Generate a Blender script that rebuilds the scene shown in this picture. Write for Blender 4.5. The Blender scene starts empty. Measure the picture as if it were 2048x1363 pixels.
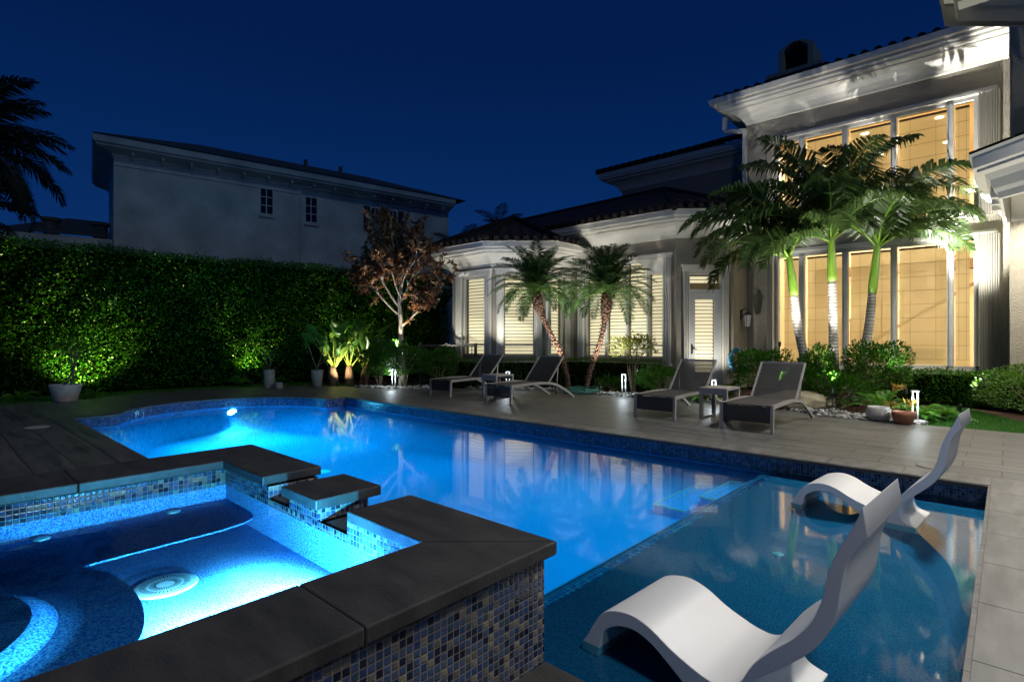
import bpy, bmesh, math, random
import numpy as np
from mathutils import Vector, Matrix
PI = math.pi
R = math.radians
random.seed(7)
rng = np.random.default_rng(11)
S = bpy.context.scene
C = S.collection

# ------------------------------------------------------------------ materials
def new_mat(name):
    m = bpy.data.materials.new(name); m.use_nodes = True
    nt = m.node_tree
    return m, nt, nt.nodes['Principled BSDF'], nt.nodes['Material Output']

def nd(nt, kind, **kw):
    n = nt.nodes.new(kind)
    for k, v in kw.items():
        if k in n.inputs: n.inputs[k].default_value = v
        else: setattr(n, k, v)
    return n

def ramp(nt, stops, interp='LINEAR'):
    r = nt.nodes.new('ShaderNodeValToRGB'); cr = r.color_ramp; cr.interpolation = interp
    while len(cr.elements) < len(stops): cr.elements.new(0.5)
    for e, (p, c) in zip(cr.elements, stops):
        e.position = p; e.color = (*c, 1) if len(c) == 3 else c
    return r

def noisy(name, c1, c2, scale=6, rough=0.6, bump=0.0, bscale=60, stretch=(1, 1, 1), metal=0, detail=5, spec=0.5):
    m, nt, b, o = new_mat(name)
    tc = nd(nt, 'ShaderNodeTexCoord'); mp = nd(nt, 'ShaderNodeMapping', Scale=stretch)
    nt.links.new(tc.outputs['Object'], mp.inputs[0])
    n = nd(nt, 'ShaderNodeTexNoise', Scale=scale, Detail=detail)
    nt.links.new(mp.outputs[0], n.inputs['Vector'])
    r = ramp(nt, [(0.3, c1), (0.7, c2)])
    nt.links.new(n.outputs[0], r.inputs[0]); nt.links.new(r.outputs[0], b.inputs['Base Color'])
    b.inputs['Roughness'].default_value = rough; b.inputs['Metallic'].default_value = metal
    b.inputs['Specular IOR Level'].default_value = spec
    if bump:
        n2 = nd(nt, 'ShaderNodeTexNoise', Scale=bscale, Detail=4)
        nt.links.new(mp.outputs[0], n2.inputs['Vector'])
        bp = nd(nt, 'ShaderNodeBump', Strength=bump, Distance=0.02)
        nt.links.new(n2.outputs[0], bp.inputs['Height']); nt.links.new(bp.outputs[0], b.inputs['Normal'])
    return m

def leafy(name, cols, rough=0.45, trans=0.3, tcol=(0.15, 0.35, 0.03)):
    m, nt, b, o = new_mat(name)
    g = nd(nt, 'ShaderNodeNewGeometry')
    st = [(i / max(1, len(cols) - 1), c) for i, c in enumerate(cols)]
    r = ramp(nt, st)
    nt.links.new(g.outputs['Random Per Island'], r.inputs[0])
    nt.links.new(r.outputs[0], b.inputs['Base Color'])
    b.inputs['Roughness'].default_value = rough; b.inputs['Specular IOR Level'].default_value = 0.35
    t = nd(nt, 'ShaderNodeBsdfTranslucent', Color=(*tcol, 1))
    mx = nd(nt, 'ShaderNodeMixShader', Fac=trans)
    nt.links.new(b.outputs[0], mx.inputs[1]); nt.links.new(t.outputs[0], mx.inputs[2])
    nt.links.new(mx.outputs[0], o.inputs[0])
    return m

def emit(name, col, strength):
    m, nt, b, o = new_mat(name)
    b.inputs['Base Color'].default_value = (*col, 1)
    b.inputs['Emission Color'].default_value = (*col, 1); b.inputs['Emission Strength'].default_value = strength
    return m

def tile_mat(name, palette, grout, pitch=0.0254, rough=0.12, streak=True):
    m, nt, b, o = new_mat(name)
    L = nt.links.new
    uv = nd(nt, 'ShaderNodeTexCoord')
    sc = nd(nt, 'ShaderNodeVectorMath', operation='SCALE'); sc.inputs['Scale'].default_value = 1 / pitch
    L(uv.outputs['UV'], sc.inputs[0])
    fl = nd(nt, 'ShaderNodeVectorMath', operation='FLOOR'); L(sc.outputs[0], fl.inputs[0])
    fr = nd(nt, 'ShaderNodeVectorMath', operation='FRACTION'); L(sc.outputs[0], fr.inputs[0])
    wn = nd(nt, 'ShaderNodeTexWhiteNoise', noise_dimensions='2D'); L(fl.outputs[0], wn.inputs['Vector'])
    r = ramp(nt, [(i / len(palette), c) for i, c in enumerate(palette)], 'CONSTANT'); L(wn.outputs['Value'], r.inputs[0])
    sub = nd(nt, 'ShaderNodeVectorMath', operation='SUBTRACT'); sub.inputs[1].default_value = (0.5, 0.5, 0)
    L(fr.outputs[0], sub.inputs[0])
    ab = nd(nt, 'ShaderNodeVectorMath', operation='ABSOLUTE'); L(sub.outputs[0], ab.inputs[0])
    sp = nd(nt, 'ShaderNodeSeparateXYZ'); L(ab.outputs[0], sp.inputs[0])
    mx = nd(nt, 'ShaderNodeMath', operation='MAXIMUM'); L(sp.outputs[0], mx.inputs[0]); L(sp.outputs[1], mx.inputs[1])
    gm = nd(nt, 'ShaderNodeMapRange'); gm.inputs['From Min'].default_value = 0.435; gm.inputs['From Max'].default_value = 0.46
    L(mx.outputs[0], gm.inputs['Value'])
    # glassy swirl inside each tile
    ns = nd(nt, 'ShaderNodeTexNoise', Scale=55.0, Detail=2); L(uv.outputs['UV'], ns.inputs['Vector'])
    mul = nd(nt, 'ShaderNodeMix', data_type='RGBA', blend_type='OVERLAY'); mul.inputs[0].default_value = 0.55
    L(r.outputs[0], mul.inputs[6]); L(ns.outputs[0], mul.inputs[7])
    mc = nd(nt, 'ShaderNodeMix', data_type='RGBA'); L(gm.outputs[0], mc.inputs[0]); L(mul.outputs[2], mc.inputs[6])
    mc.inputs[7].default_value = (*grout, 1)
    L(mc.outputs[2], b.inputs['Base Color'])
    rr = nd(nt, 'ShaderNodeMapRange'); rr.inputs['To Min'].default_value = rough; rr.inputs['To Max'].default_value = 0.8
    L(gm.outputs[0], rr.inputs['Value']); L(rr.outputs[0], b.inputs['Roughness'])
    hp = nd(nt, 'ShaderNodeMapRange', interpolation_type='SMOOTHSTEP'); hp.inputs['From Min'].default_value = 0.28
    hp.inputs['From Max'].default_value = 0.47; hp.inputs['To Min'].default_value = 1; hp.inputs['To Max'].default_value = 0
    L(mx.outputs[0], hp.inputs['Value'])
    wv = nd(nt, 'ShaderNodeMath', operation='MULTIPLY_ADD'); wv.inputs[1].default_value = 0.5
    L(ns.outputs[0], wv.inputs[0]); L(hp.outputs[0], wv.inputs[2])
    bp = nd(nt, 'ShaderNodeBump', Strength=0.9, Distance=0.002)
    L(wv.outputs[0], bp.inputs['Height']); L(bp.outputs[0], b.inputs['Normal'])
    return m

M = {}
M['tile'] = tile_mat('glass_mosaic', [(.014, .024, .05), (.035, .065, .14), (.06, .10, .19), (.045, .085, .13), (.018, .03, .065),
                                      (.07, .11, .21), (.24, .22, .17), (.08, .11, .16), (.035, .07, .17), (.010, .016, .035), (.15, .15, .13)], (.30, .225, .165))
M['pooltile'] = tile_mat('pool_waterline_mosaic', [(.006, .012, .04), (.012, .03, .10), (.02, .05, .16), (.01, .025, .07), (.03, .08, .2), (.005, .01, .025), (.05, .09, .13), (.015, .05, .12)], (.07, .09, .12))
M['trim_tile'] = tile_mat('trim_mosaic', [(.02, .03, .25), (.25, .4, .5), (.02, .08, .4), (.05, .15, .5), (.01, .02, .15)], (.3, .35, .4))
M['deck'] = None
def deck_mat():
    m, nt, b, o = new_mat('deck_porcelain'); L = nt.links.new
    tc = nd(nt, 'ShaderNodeTexCoord'); mp = nd(nt, 'ShaderNodeMapping', Location=(0.04, 0.26, 0)); L(tc.outputs['Object'], mp.inputs[0])
    br = nd(nt, 'ShaderNodeTexBrick', offset=0.31, squash=1.0)
    for k, v in dict(Scale=1.0).items(): br.inputs[k].default_value = v
    br.inputs['Mortar Size'].default_value = 0.0048; br.inputs['Mortar Smooth'].default_value = 0.2
    br.inputs['Brick Width'].default_value = 0.9; br.inputs['Row Height'].default_value = 0.3125
    br.inputs['Color1'].default_value = (.9, .9, .9, 1); br.inputs['Color2'].default_value = (.68, .68, .68, 1)
    br.inputs['Mortar'].default_value = (.05, .045, .04, 1); br.inputs['Bias'].default_value = 0
    L(mp.outputs[0], br.inputs['Vector'])
    mp2 = nd(nt, 'ShaderNodeMapping', Scale=(0.7, 6.5, 1)); L(tc.outputs['Object'], mp2.inputs[0])
    n = nd(nt, 'ShaderNodeTexNoise', Scale=1.6, Detail=8, Roughness=0.62, Distortion=0.6); L(mp2.outputs[0], n.inputs['Vector'])
    r = ramp(nt, [(0.30, (.05, .05, .049)), (0.42, (.10, .098, .092)), (0.56, (.155, .15, .138)), (0.70, (.22, .21, .19))]); L(n.outputs[0], r.inputs[0])
    mx = nd(nt, 'ShaderNodeMix', data_type='RGBA', blend_type='MULTIPLY'); mx.inputs[0].default_value = 1
    L(r.outputs[0], mx.inputs[6]); L(br.outputs[0], mx.inputs[7]); L(mx.outputs[2], b.inputs['Base Color'])
    rg = nd(nt, 'ShaderNodeMapRange'); rg.inputs['To Min'].default_value = .36; rg.inputs['To Max'].default_value = .62; L(n.outputs[0], rg.inputs['Value'])
    L(rg.outputs[0], b.inputs['Roughness'])
    ad = nd(nt, 'ShaderNodeMath', operation='MULTIPLY_ADD'); ad.inputs[1].default_value = .15
    L(n.outputs[0], ad.inputs[0]); inv = nd(nt, 'ShaderNodeMath', operation='SUBTRACT'); inv.inputs[0].default_value = 1; L(br.outputs['Fac'], inv.inputs[1])
    L(inv.outputs[0], ad.inputs[2])
    bp = nd(nt, 'ShaderNodeBump', Strength=.5, Distance=.004); L(ad.outputs[0], bp.inputs['Height']); L(bp.outputs[0], b.inputs['Normal'])
    return m
M['deck'] = deck_mat()
M['coping'] = noisy('dark_coping_stone', (.026, .026, .024), (.06, .056, .05), 5, .5, .12, 45, (1, 2.5, 1))
M['stone'] = noisy('deck_edge_stone', (.075, .074, .07), (.19, .185, .17), 3, .5, .06, 60, (3, .8, 1))
M['stucco'] = noisy('cream_stucco', (.29, .262, .21), (.35, .315, .255), 3, .85, .35, 90)
M['stucco_rough'] = noisy('rough_cream_stucco', (.29, .27, .225), (.35, .325, .27), 3, .9, .9, 28, (1, 1, 2.6))
M['trim'] = noisy('white_painted_trim', (.60, .59, .54), (.66, .65, .60), 2, .45, .06, 60)
M['metal_white'] = noisy('white_aluminium', (.46, .48, .48), (.54, .55, .54), 4, .35, 0)
M['nstucco'] = noisy('neighbour_stucco', (.28, .33, .34), (.52, .56, .56), .9, .9, .3, 30, detail=9)  # strong pale and dark patches imitate dappled light in the colour
M['sand'] = None
M['taupe'] = noisy('taupe_aluminium', (.34, .31, .28), (.39, .36, .33), 6, .4, .05, 80)
M['chaise'] = noisy('white_resin', (.82, .815, .80), (.88, .875, .86), 2, .42, .04, 120)
M['concrete'] = noisy('pot_concrete', (.36, .34, .31), (.5, .47, .43), 9, .8, .5, 50)
M['dkconcrete'] = noisy('grey_pot_concrete', (.16, .15, .14), (.25, .24, .22), 9, .8, .4, 50)
M['terracotta'] = noisy('terracotta', (.30, .115, .06), (.40, .16, .09), 8, .75, .3, 60)
M['mulch'] = noisy('mulch', (.025, .012, .008), (.11, .05, .03), 30, .95, 1, 70)
M['pebble'] = noisy('river_pebbles', (.12, .12, .12), (.42, .41, .38), 5, .6, .3, 40)
M['boulder'] = noisy('limestone', (.20, .16, .10), (.42, .36, .24), 5, .9, 1, 14)
M['black'] = noisy('black_metal', (.012, .012, .012), (.02, .02, .02), 5, .45)
M['dark'] = noisy('dark_void', (.004, .004, .004), (.006, .006, .006), 5, .9)
M['bark'] = noisy('bark_pale', (.30, .26, .20), (.45, .41, .34), 9, .9, .9, 30)
M['twig'] = noisy('brown_stems', (.10, .07, .045), (.18, .13, .085), 12, .85, .5, 40)
M['shaft'] = noisy('green_crownshaft', (.09, .19, .015), (.17, .30, .03), 3, .35, .1, 20, (1, 1, .3))
M['soil'] = noisy('potting_soil', (.02, .014, .01), (.05, .035, .025), 20, .95, .6, 60)
M['hose_green'] = noisy('green_hose', (.02, .14, .11), (.04, .22, .17), 10, .4)
M['hose_blue'] = noisy('blue_hose', (.02, .22, .48), (.05, .38, .65), 10, .35)
M['plastic_white'] = noisy('white_plastic', (.7, .72, .72), (.78, .79, .79), 5, .4)
M['fence'] = noisy('bronze_fence', (.05, .045, .04), (.09, .08, .07), 5, .5)
M['interior'] = noisy('interior_wall', (.58, .47, .31), (.64, .52, .35), 1, .8)
M['floorwood'] = noisy('interior_floor', (.3, .17, .08), (.4, .24, .12), 2, .4)
M['wood'] = noisy('dark_wood', (.10, .05, .02), (.16, .08, .035), 3, .5)
M['bulb'] = emit('cool_lamp', (.85, .93, 1), 14)
M['tube'] = emit('cool_tube', (.85, .92, 1), .18)
M['poollamp'] = emit('pool_lamp_lens', (.75, .95, 1), 30)
M['downlight'] = emit('ceiling_downlight', (1, .88, .62), 22)
M['porchlamp'] = emit('porch_lamp_lens', (1, .93, .8), 8)
M['frost'] = noisy('frosted_glass', (.35, .38, .4), (.42, .45, .46), 3, .3)

def roof_mat():
    m, nt, b, o = new_mat('roof_tile'); L = nt.links.new
    uv = nd(nt, 'ShaderNodeTexCoord')
    w = nd(nt, 'ShaderNodeTexWave', wave_type='BANDS', bands_direction='X', Scale=1.05); L(uv.outputs['UV'], w.inputs['Vector'])
    w2 = nd(nt, 'ShaderNodeTexWave', wave_type='BANDS', bands_direction='Y', wave_profile='SAW', Scale=0.9); L(uv.outputs['UV'], w2.inputs['Vector'])
    n = nd(nt, 'ShaderNodeTexNoise', Scale=2.0, Detail=5); L(uv.outputs['UV'], n.inputs['Vector'])
    r = ramp(nt, [(.3, (.014, .009, .008)), (.7, (.035, .022, .018))]); L(n.outputs[0], r.inputs[0]); L(r.outputs[0], b.inputs['Base Color'])
    a = nd(nt, 'ShaderNodeMath', operation='ADD'); L(w.outputs['Fac'], a.inputs[0]); L(w2.outputs['Fac'], a.inputs[1])
    bp = nd(nt, 'ShaderNodeBump', Strength=1, Distance=.06); L(a.outputs[0], bp.inputs['Height']); L(bp.outputs[0], b.inputs['Normal'])
    b.inputs['Roughness'].default_value = .8
    return m
M['roof'] = roof_mat()
M['nroof'] = noisy('grey_roof_tile', (.035, .042, .044), (.07, .078, .078), 3, .85, 1, 9)

def plaster(name, c1, c2, sc=140):
    m, nt, b, o = new_mat(name); L = nt.links.new
    tc = nd(nt, 'ShaderNodeTexCoord')
    v = nd(nt, 'ShaderNodeTexNoise', Scale=sc, Detail=2); L(tc.outputs['Object'], v.inputs['Vector'])
    r = ramp(nt, [(.36, c1), (.5, tuple((a + d) / 2 for a, d in zip(c1, c2))), (.64, c2)]); L(v.outputs[0], r.inputs[0])
    L(r.outputs[0], b.inputs['Base Color']); b.inputs['Roughness'].default_value = .8
    b.inputs['Specular IOR Level'].default_value = .1
    return m
M['plaster'] = plaster('blue_pebble_plaster', (.01, .20, .46), (.04, .38, .66))
M['spaplaster'] = plaster('spa_pebble_plaster', (.010, .09, .34), (.26, .46, .72), 130)
M['ledgeplaster'] = plaster('ledge_pebble_plaster', (.06, .12, .24), (.23, .33, .46), 150)

def water_mat(name, tint, rough, scale, strength, stretch=(1, 1, 1)):
    m, nt, b, o = new_mat(name); L = nt.links.new
    nt.nodes.remove(b)
    tc = nd(nt, 'ShaderNodeTexCoord'); mp = nd(nt, 'ShaderNodeMapping', Scale=stretch); L(tc.outputs['Object'], mp.inputs[0])
    n = nd(nt, 'ShaderNodeTexNoise', Scale=scale, Detail=1); L(mp.outputs[0], n.inputs['Vector'])
    bp = nd(nt, 'ShaderNodeBump', Strength=strength, Distance=.05); L(n.outputs[0], bp.inputs['Height'])
    f = nd(nt, 'ShaderNodeFresnel', IOR=1.40); L(bp.outputs[0], f.inputs['Normal'])
    t = nd(nt, 'ShaderNodeBsdfTransparent', Color=(*tint, 1))
    g = nd(nt, 'ShaderNodeBsdfGlossy', Color=(1, 1, 1, 1), Roughness=rough); L(bp.outputs[0], g.inputs['Normal'])
    mx = nd(nt, 'ShaderNodeMixShader'); L(f.outputs[0], mx.inputs[0]); L(t.outputs[0], mx.inputs[1]); L(g.outputs[0], mx.inputs[2])
    L(mx.outputs[0], o.inputs[0])
    return m
M['water'] = water_mat('pool_water', (.26, .83, 1.0), .045, 1.2, .03)
M['spawater'] = water_mat('spa_water', (.42, .88, 1.0), .03, 9, .08)
M['glass'] = water_mat('window_glass', (.93, .96, .94), .01, .6, .02)

def shade_mat():
    m, nt, b, o = new_mat('sheer_solar_shade'); L = nt.links.new
    tc = nd(nt, 'ShaderNodeTexCoord')
    n = nd(nt, 'ShaderNodeTexNoise', Scale=.9, Detail=4); mp = nd(nt, 'ShaderNodeMapping', Scale=(1, 1, 1.6)); L(tc.outputs['Object'], mp.inputs[0]); L(mp.outputs[0], n.inputs['Vector'])
    r = ramp(nt, [(.3, (.64, .39, .12)), (.7, (.86, .56, .20))]); L(n.outputs[0], r.inputs[0])
    e = nd(nt, 'ShaderNodeEmission', Strength=.25); L(r.outputs[0], e.inputs[0])
    d = nd(nt, 'ShaderNodeBsdfDiffuse', Color=(.5, .4, .25, 1))
    a = nd(nt, 'ShaderNodeAddShader'); L(e.outputs[0], a.inputs[0]); L(d.outputs[0], a.inputs[1])
    t = nd(nt, 'ShaderNodeBsdfTransparent')
    mx = nd(nt, 'ShaderNodeMixShader', Fac=.87); L(t.outputs[0], mx.inputs[1]); L(a.outputs[0], mx.inputs[2]); L(mx.outputs[0], o.inputs[0])
    return m
M['shade'] = shade_mat()
def blind_mat(name, col, est, ecol):
    m, nt, b, o = new_mat(name)
    b.inputs['Base Color'].default_value = (*col, 1); b.inputs['Roughness'].default_value = .5
    b.inputs['Emission Color'].default_value = (*ecol, 1); b.inputs['Emission Strength'].default_value = est
    return m
M['blind'] = blind_mat('cream_blind_added_glow', (.88, .82, .60), .26, (1, .88, .58))  # slats given a glow of their own in place of light falling on them
M['blindback'] = blind_mat('shade_between_slats', (.10, .07, .04), .015, (1, .7, .3))  # near-black colour paints the shadow lines between slats
M['sling'] = None
def sling_mat():
    m, nt, b, o = new_mat('charcoal_mesh_sling'); L = nt.links.new
    b.inputs['Base Color'].default_value = (.045, .042, .042, 1); b.inputs['Roughness'].default_value = .7
    t = nd(nt, 'ShaderNodeBsdfTransparent'); mx = nd(nt, 'ShaderNodeMixShader', Fac=.84)
    L(t.outputs[0], mx.inputs[1]); L(b.outputs[0], mx.inputs[2]); L(mx.outputs[0], o.inputs[0])
    return m
M['sling'] = sling_mat()
M['ringtrunk'] = None
def ring_mat():
    m, nt, b, o = new_mat('ringed_palm_trunk'); L = nt.links.new
    tc = nd(nt, 'ShaderNodeTexCoord'); sp = nd(nt, 'ShaderNodeSeparateXYZ'); L(tc.outputs['Object'], sp.inputs[0])
    n = nd(nt, 'ShaderNodeTexNoise', Scale=7, Detail=5); L(tc.outputs['Object'], n.inputs['Vector'])
    a = nd(nt, 'ShaderNodeMath', operation='MULTIPLY_ADD'); a.inputs[1].default_value = 16; L(sp.outputs[2], a.inputs[0]); L(n.outputs[0], a.inputs[2])
    fr = nd(nt, 'ShaderNodeMath', operation='FRACT'); L(a.outputs[0], fr.inputs[0])
    r = ramp(nt, [(0, (.09, .075, .06)), (.16, (.12, .10, .08)), (.24, (.58, .55, .50)), (1, (.50, .47, .42))]); L(fr.outputs[0], r.inputs[0])
    n2 = nd(nt, 'ShaderNodeTexNoise', Scale=2.2, Detail=3); L(tc.outputs['Object'], n2.inputs['Vector'])
    r2 = ramp(nt, [(.38, (.35, .34, .32)), (.55, (1, 1, 1))]); L(n2.outputs[0], r2.inputs[0])
    mx = nd(nt, 'ShaderNodeMix', data_type='RGBA', blend_type='MULTIPLY'); mx.inputs[0].default_value = .7
    L(r.outputs[0], mx.inputs[6]); L(r2.outputs[0], mx.inputs[7]); L(mx.outputs[2], b.inputs['Base Color'])
    bp = nd(nt, 'ShaderNodeBump', Strength=.6, Distance=.02); L(fr.outputs[0], bp.inputs['Height']); L(bp.outputs[0], b.inputs['Normal'])
    b.inputs['Roughness'].default_value = .85
    return m
M['ringtrunk'] = ring_mat()
M['hedge'] = leafy('hedge_leaf', [(.008, .05, .003), (.015, .09, .004), (.03, .14, .006), (.09, .20, .010)], .35, .2, (.06, .25, .008))
M['boxwood'] = leafy('boxwood_leaf', [(.02, .055, .01), (.04, .10, .015), (.07, .14, .02)], .5, .25)
M['shrub'] = leafy('shrub_leaf', [(.010, .05, .004), (.02, .10, .006), (.05, .17, .012)], .3, .25, (.1, .3, .02))
M['yshrub'] = leafy('yellow_green_leaf', [(.08, .14, .02), (.16, .2, .03), (.26, .24, .05)], .45, .35, (.4, .4, .05))
M['fern'] = leafy('fern_leaf', [(.03, .12, .015), (.06, .2, .02), (.12, .26, .03)], .45, .35, (.2, .5, .04))
M['palmleaf'] = leafy('palm_leaflet', [(.016, .042, .009), (.03, .068, .016), (.065, .115, .035)], .3, .28, (.16, .26, .07))
M['phoenixleaf'] = leafy('date_palm_leaflet', [(.014, .04, .010), (.025, .065, .016), (.045, .09, .025)], .4, .15, (.12, .24, .05))
M['redleaf'] = leafy('copper_leaf', [(.04, .025, .013), (.09, .05, .022), (.16, .09, .042), (.28, .17, .09)], .45, .2, (.4, .18, .08))
M['bopleaf'] = leafy('bird_of_paradise_leaf', [(.03, .11, .02), (.06, .17, .03), (.16, .27, .05)], .3, .35, (.3, .5, .05))
M['boptrunk'] = noisy('peeling_boots', (.14, .07, .04), (.32, .19, .11), 8, .9, 1, 25, (2, 2, .6))
M['darkleaf'] = leafy('night_palm_leaf', [(.008, .014, .008), (.014, .025, .012)], .7, .1, (.02, .03, .01))
M['bark_phx'] = None
def phx_bark():
    m, nt, b, o = new_mat('date_palm_bark'); L = nt.links.new
    tc = nd(nt, 'ShaderNodeTexCoord')
    v = nd(nt, 'ShaderNodeTexVoronoi', Scale=22); L(tc.outputs['Object'], v.inputs['Vector'])
    r = ramp(nt, [(.0, (.24, .13, .075)), (.5, (.12, .06, .035)), (.8, (.03, .015, .01))]); L(v.outputs['Distance'], r.inputs[0]); L(r.outputs[0], b.inputs['Base Color'])
    bp = nd(nt, 'ShaderNodeBump', Strength=1, Distance=.04, invert=True); L(v.outputs['Distance'], bp.inputs['Height']); L(bp.outputs[0], b.inputs['Normal'])
    b.inputs['Roughness'].default_value = .9
    return m
M['bark_phx'] = phx_bark()
def grass_mat():
    m = leafy('turf_blade', [(.03, .12, .012), (.05, .18, .02), (.08, .24, .03)], .5, .3, (.1, .4, .03)); return m
M['grass'] = grass_mat()
M['turfbase'] = noisy('turf_base', (.015, .06, .01), (.03, .10, .015), 40, .95, .6, 90)

# ------------------------------------------------------------------ mesh helpers
class MB:
    def __init__(s): s.v = []; s.f = []; s.uv = []; s.has = False
    def face(s, pts, uvs=None):
        i = len(s.v); s.v += [tuple(p) for p in pts]; s.f.append(tuple(range(i, i + len(pts))))
        s.uv.append(uvs)
        if uvs: s.has = True
    def mesh(s, verts, faces):
        i = len(s.v); s.v += [tuple(p) for p in verts]
        for f in faces: s.f.append(tuple(a + i for a in f)); s.uv.append(None)
    def box(s, x0, x1, y0, y1, z0, z1):
        x0, x1 = sorted((x0, x1)); y0, y1 = sorted((y0, y1)); z0, z1 = sorted((z0, z1))
        v = [(x0, y0, z0), (x1, y0, z0), (x1, y1, z0), (x0, y1, z0), (x0, y0, z1), (x1, y0, z1), (x1, y1, z1), (x0, y1, z1)]
        s.mesh(v, [(0, 3, 2, 1), (4, 5, 6, 7), (0, 1, 5, 4), (1, 2, 6, 5), (2, 3, 7, 6), (3, 0, 4, 7)])
    def obox(s, p, d, u0, u1, n0, n1, z0, z1):
        """box on a wall frame: p origin, d direction (2D unit), outward normal is (dy,-dx)"""
        nx, ny = d[1], -d[0]
        def q(u, n, z): return (p[0] + d[0] * u + nx * n, p[1] + d[1] * u + ny * n, z)
        v = [q(u0, n0, z0), q(u1, n0, z0), q(u1, n1, z0), q(u0, n1, z0), q(u0, n0, z1), q(u1, n0, z1), q(u1, n1, z1), q(u0, n1, z1)]
        s.mesh(v, [(0, 3, 2, 1), (4, 5, 6, 7), (0, 1, 5, 4), (1, 2, 6, 5), (2, 3, 7, 6), (3, 0, 4, 7)])
    def bar(s, a, b, w, h=None, up=(0, 0, 1)):
        h = h or w; a = Vector(a); b = Vector(b); t = (b - a).normalized(); u = Vector(up)
        if abs(t.dot(u)) > .98: u = Vector((1, 0, 0))
        x = t.cross(u).normalized() * w / 2; y = x.cross(t).normalized() * h / 2
        v = [a - x - y, a + x - y, a + x + y, a - x + y, b - x - y, b + x - y, b + x + y, b - x + y]
        s.mesh(v, [(0, 3, 2, 1), (4, 5, 6, 7), (0, 1, 5, 4), (1, 2, 6, 5), (2, 3, 7, 6), (3, 0, 4, 7)])
    def prism(s, poly, z0, z1):
        n = len(poly)
        s.mesh([(x, y, z0) for x, y in poly] + [(x, y, z1) for x, y in poly],
               [tuple(range(n - 1, -1, -1)), tuple(range(n, 2 * n))] + [(i, (i + 1) % n, (i + 1) % n + n, i + n) for i in range(n)])
    def tube(s, pts, radii, n=10, cap=True):
        pts = [Vector(p) for p in pts]
        if not hasattr(radii, '__len__'): radii = [radii] * len(pts)
        rings = []; ref = Vector((0, 0, 1))
        t0 = (pts[1] - pts[0]).normalized()
        if abs(t0.dot(ref)) > .95: ref = Vector((1, 0, 0))
        x = t0.cross(ref).normalized()
        i0 = len(s.v)
        for i, p in enumerate(pts):
            t = (pts[min(i + 1, len(pts) - 1)] - pts[max(i - 1, 0)]).normalized()
            x = (x - t * x.dot(t)).normalized(); y = t.cross(x)
            for k in range(n):
                a = 2 * PI * k / n; s.v.append(tuple(p + (x * math.cos(a) + y * math.sin(a)) * radii[i]))
        for i in range(len(pts) - 1):
            for k in range(n):
                a = i0 + i * n + k; b = i0 + i * n + (k + 1) % n
                s.f.append((a, b, b + n, a + n)); s.uv.append(None)
        if cap:
            s.f.append(tuple(i0 + k for k in range(n - 1, -1, -1))); s.uv.append(None)
            e = i0 + (len(pts) - 1) * n; s.f.append(tuple(e + k for k in range(n))); s.uv.append(None)
    def lathe(s, prof, c=(0, 0, 0), n=32):
        i0 = len(s.v)
        for r, z in prof:
            for k in range(n):
                a = 2 * PI * k / n; s.v.append((c[0] + r * math.cos(a), c[1] + r * math.sin(a), c[2] + z))
        for i in range(len(prof) - 1):
            for k in range(n):
                a = i0 + i * n + k; b = i0 + i * n + (k + 1) % n
                s.f.append((a, b, b + n, a + n)); s.uv.append(None)
        s.f.append(tuple(i0 + k for k in range(n - 1, -1, -1))); s.uv.append(None)
        e = i0 + (len(prof) - 1) * n; s.f.append(tuple(e + k for k in range(n))); s.uv.append(None)
    def strip(s, pts, z0, z1, flip=False):
        """vertical wall along a 2D polyline with uv in metres"""
        u = 0
        for a, b in zip(pts[:-1], pts[1:]):
            l = math.hypot(b[0] - a[0], b[1] - a[1])
            q = [(a[0], a[1], z0), (b[0], b[1], z0), (b[0], b[1], z1), (a[0], a[1], z1)]
            t = [(u, z0 - z1), (u + l, z0 - z1), (u + l, 0), (u, 0)]
            if flip: q = q[::-1]; t = t[::-1]
            s.face(q, t); u += l
    def sweep(s, path, prof, ends=True):
        """profile [(out,z)] swept along 2D path with mitred corners; outward is the right-hand side"""
        n = len(path); m = len(prof); i0 = len(s.v)
        for i, p in enumerate(path):
            ds = []
            if i > 0: ds.append(Vector((p[0] - path[i - 1][0], p[1] - path[i - 1][1])).normalized())
            if i < n - 1: ds.append(Vector((path[i + 1][0] - p[0], path[i + 1][1] - p[1])).normalized())
            ns = [Vector((d[1], -d[0])) for d in ds]
            if len(ns) == 2:
                b = (ns[0] + ns[1]).normalized(); b = b / max(.3, b.dot(ns[0]))
            else: b = ns[0]
            for o, z in prof: s.v.append((p[0] + b[0] * o, p[1] + b[1] * o, z))
        for i in range(n - 1):
            for k in range(m - 1):
                a = i0 + i * m + k
                s.f.append((a, a + m, a + m + 1, a + 1)); s.uv.append(None)
        if ends:
            s.f.append(tuple(i0 + k for k in range(m))); s.uv.append(None)
            e = i0 + (n - 1) * m; s.f.append(tuple(e + k for k in range(m - 1, -1, -1))); s.uv.append(None)
    def build(s, name, mat, parent=None, smooth=False, bevel=0):
        me = bpy.data.meshes.new(name); me.from_pydata(s.v, [], s.f)
        if s.has:
            ul = me.uv_layers.new(name='UVMap'); li = 0
            for f, uv in zip(s.f, s.uv):
                for k in range(len(f)):
                    if uv: ul.data[li].uv = uv[k]
                    li += 1
        if smooth:
            for p in me.polygons: p.use_smooth = True
        me.validate(); me.update()
        o = bpy.data.objects.new(name, me); C.objects.link(o)
        if mat: me.materials.append(M[mat])
        if parent: o.parent = parent
        if smooth and not bevel: 
            pass
        if bevel:
            b = o.modifiers.new('bevel', 'BEVEL'); b.width = bevel; b.segments = 2; b.limit_method = 'ANGLE'; b.angle_limit = R(40)
        return o

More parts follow.
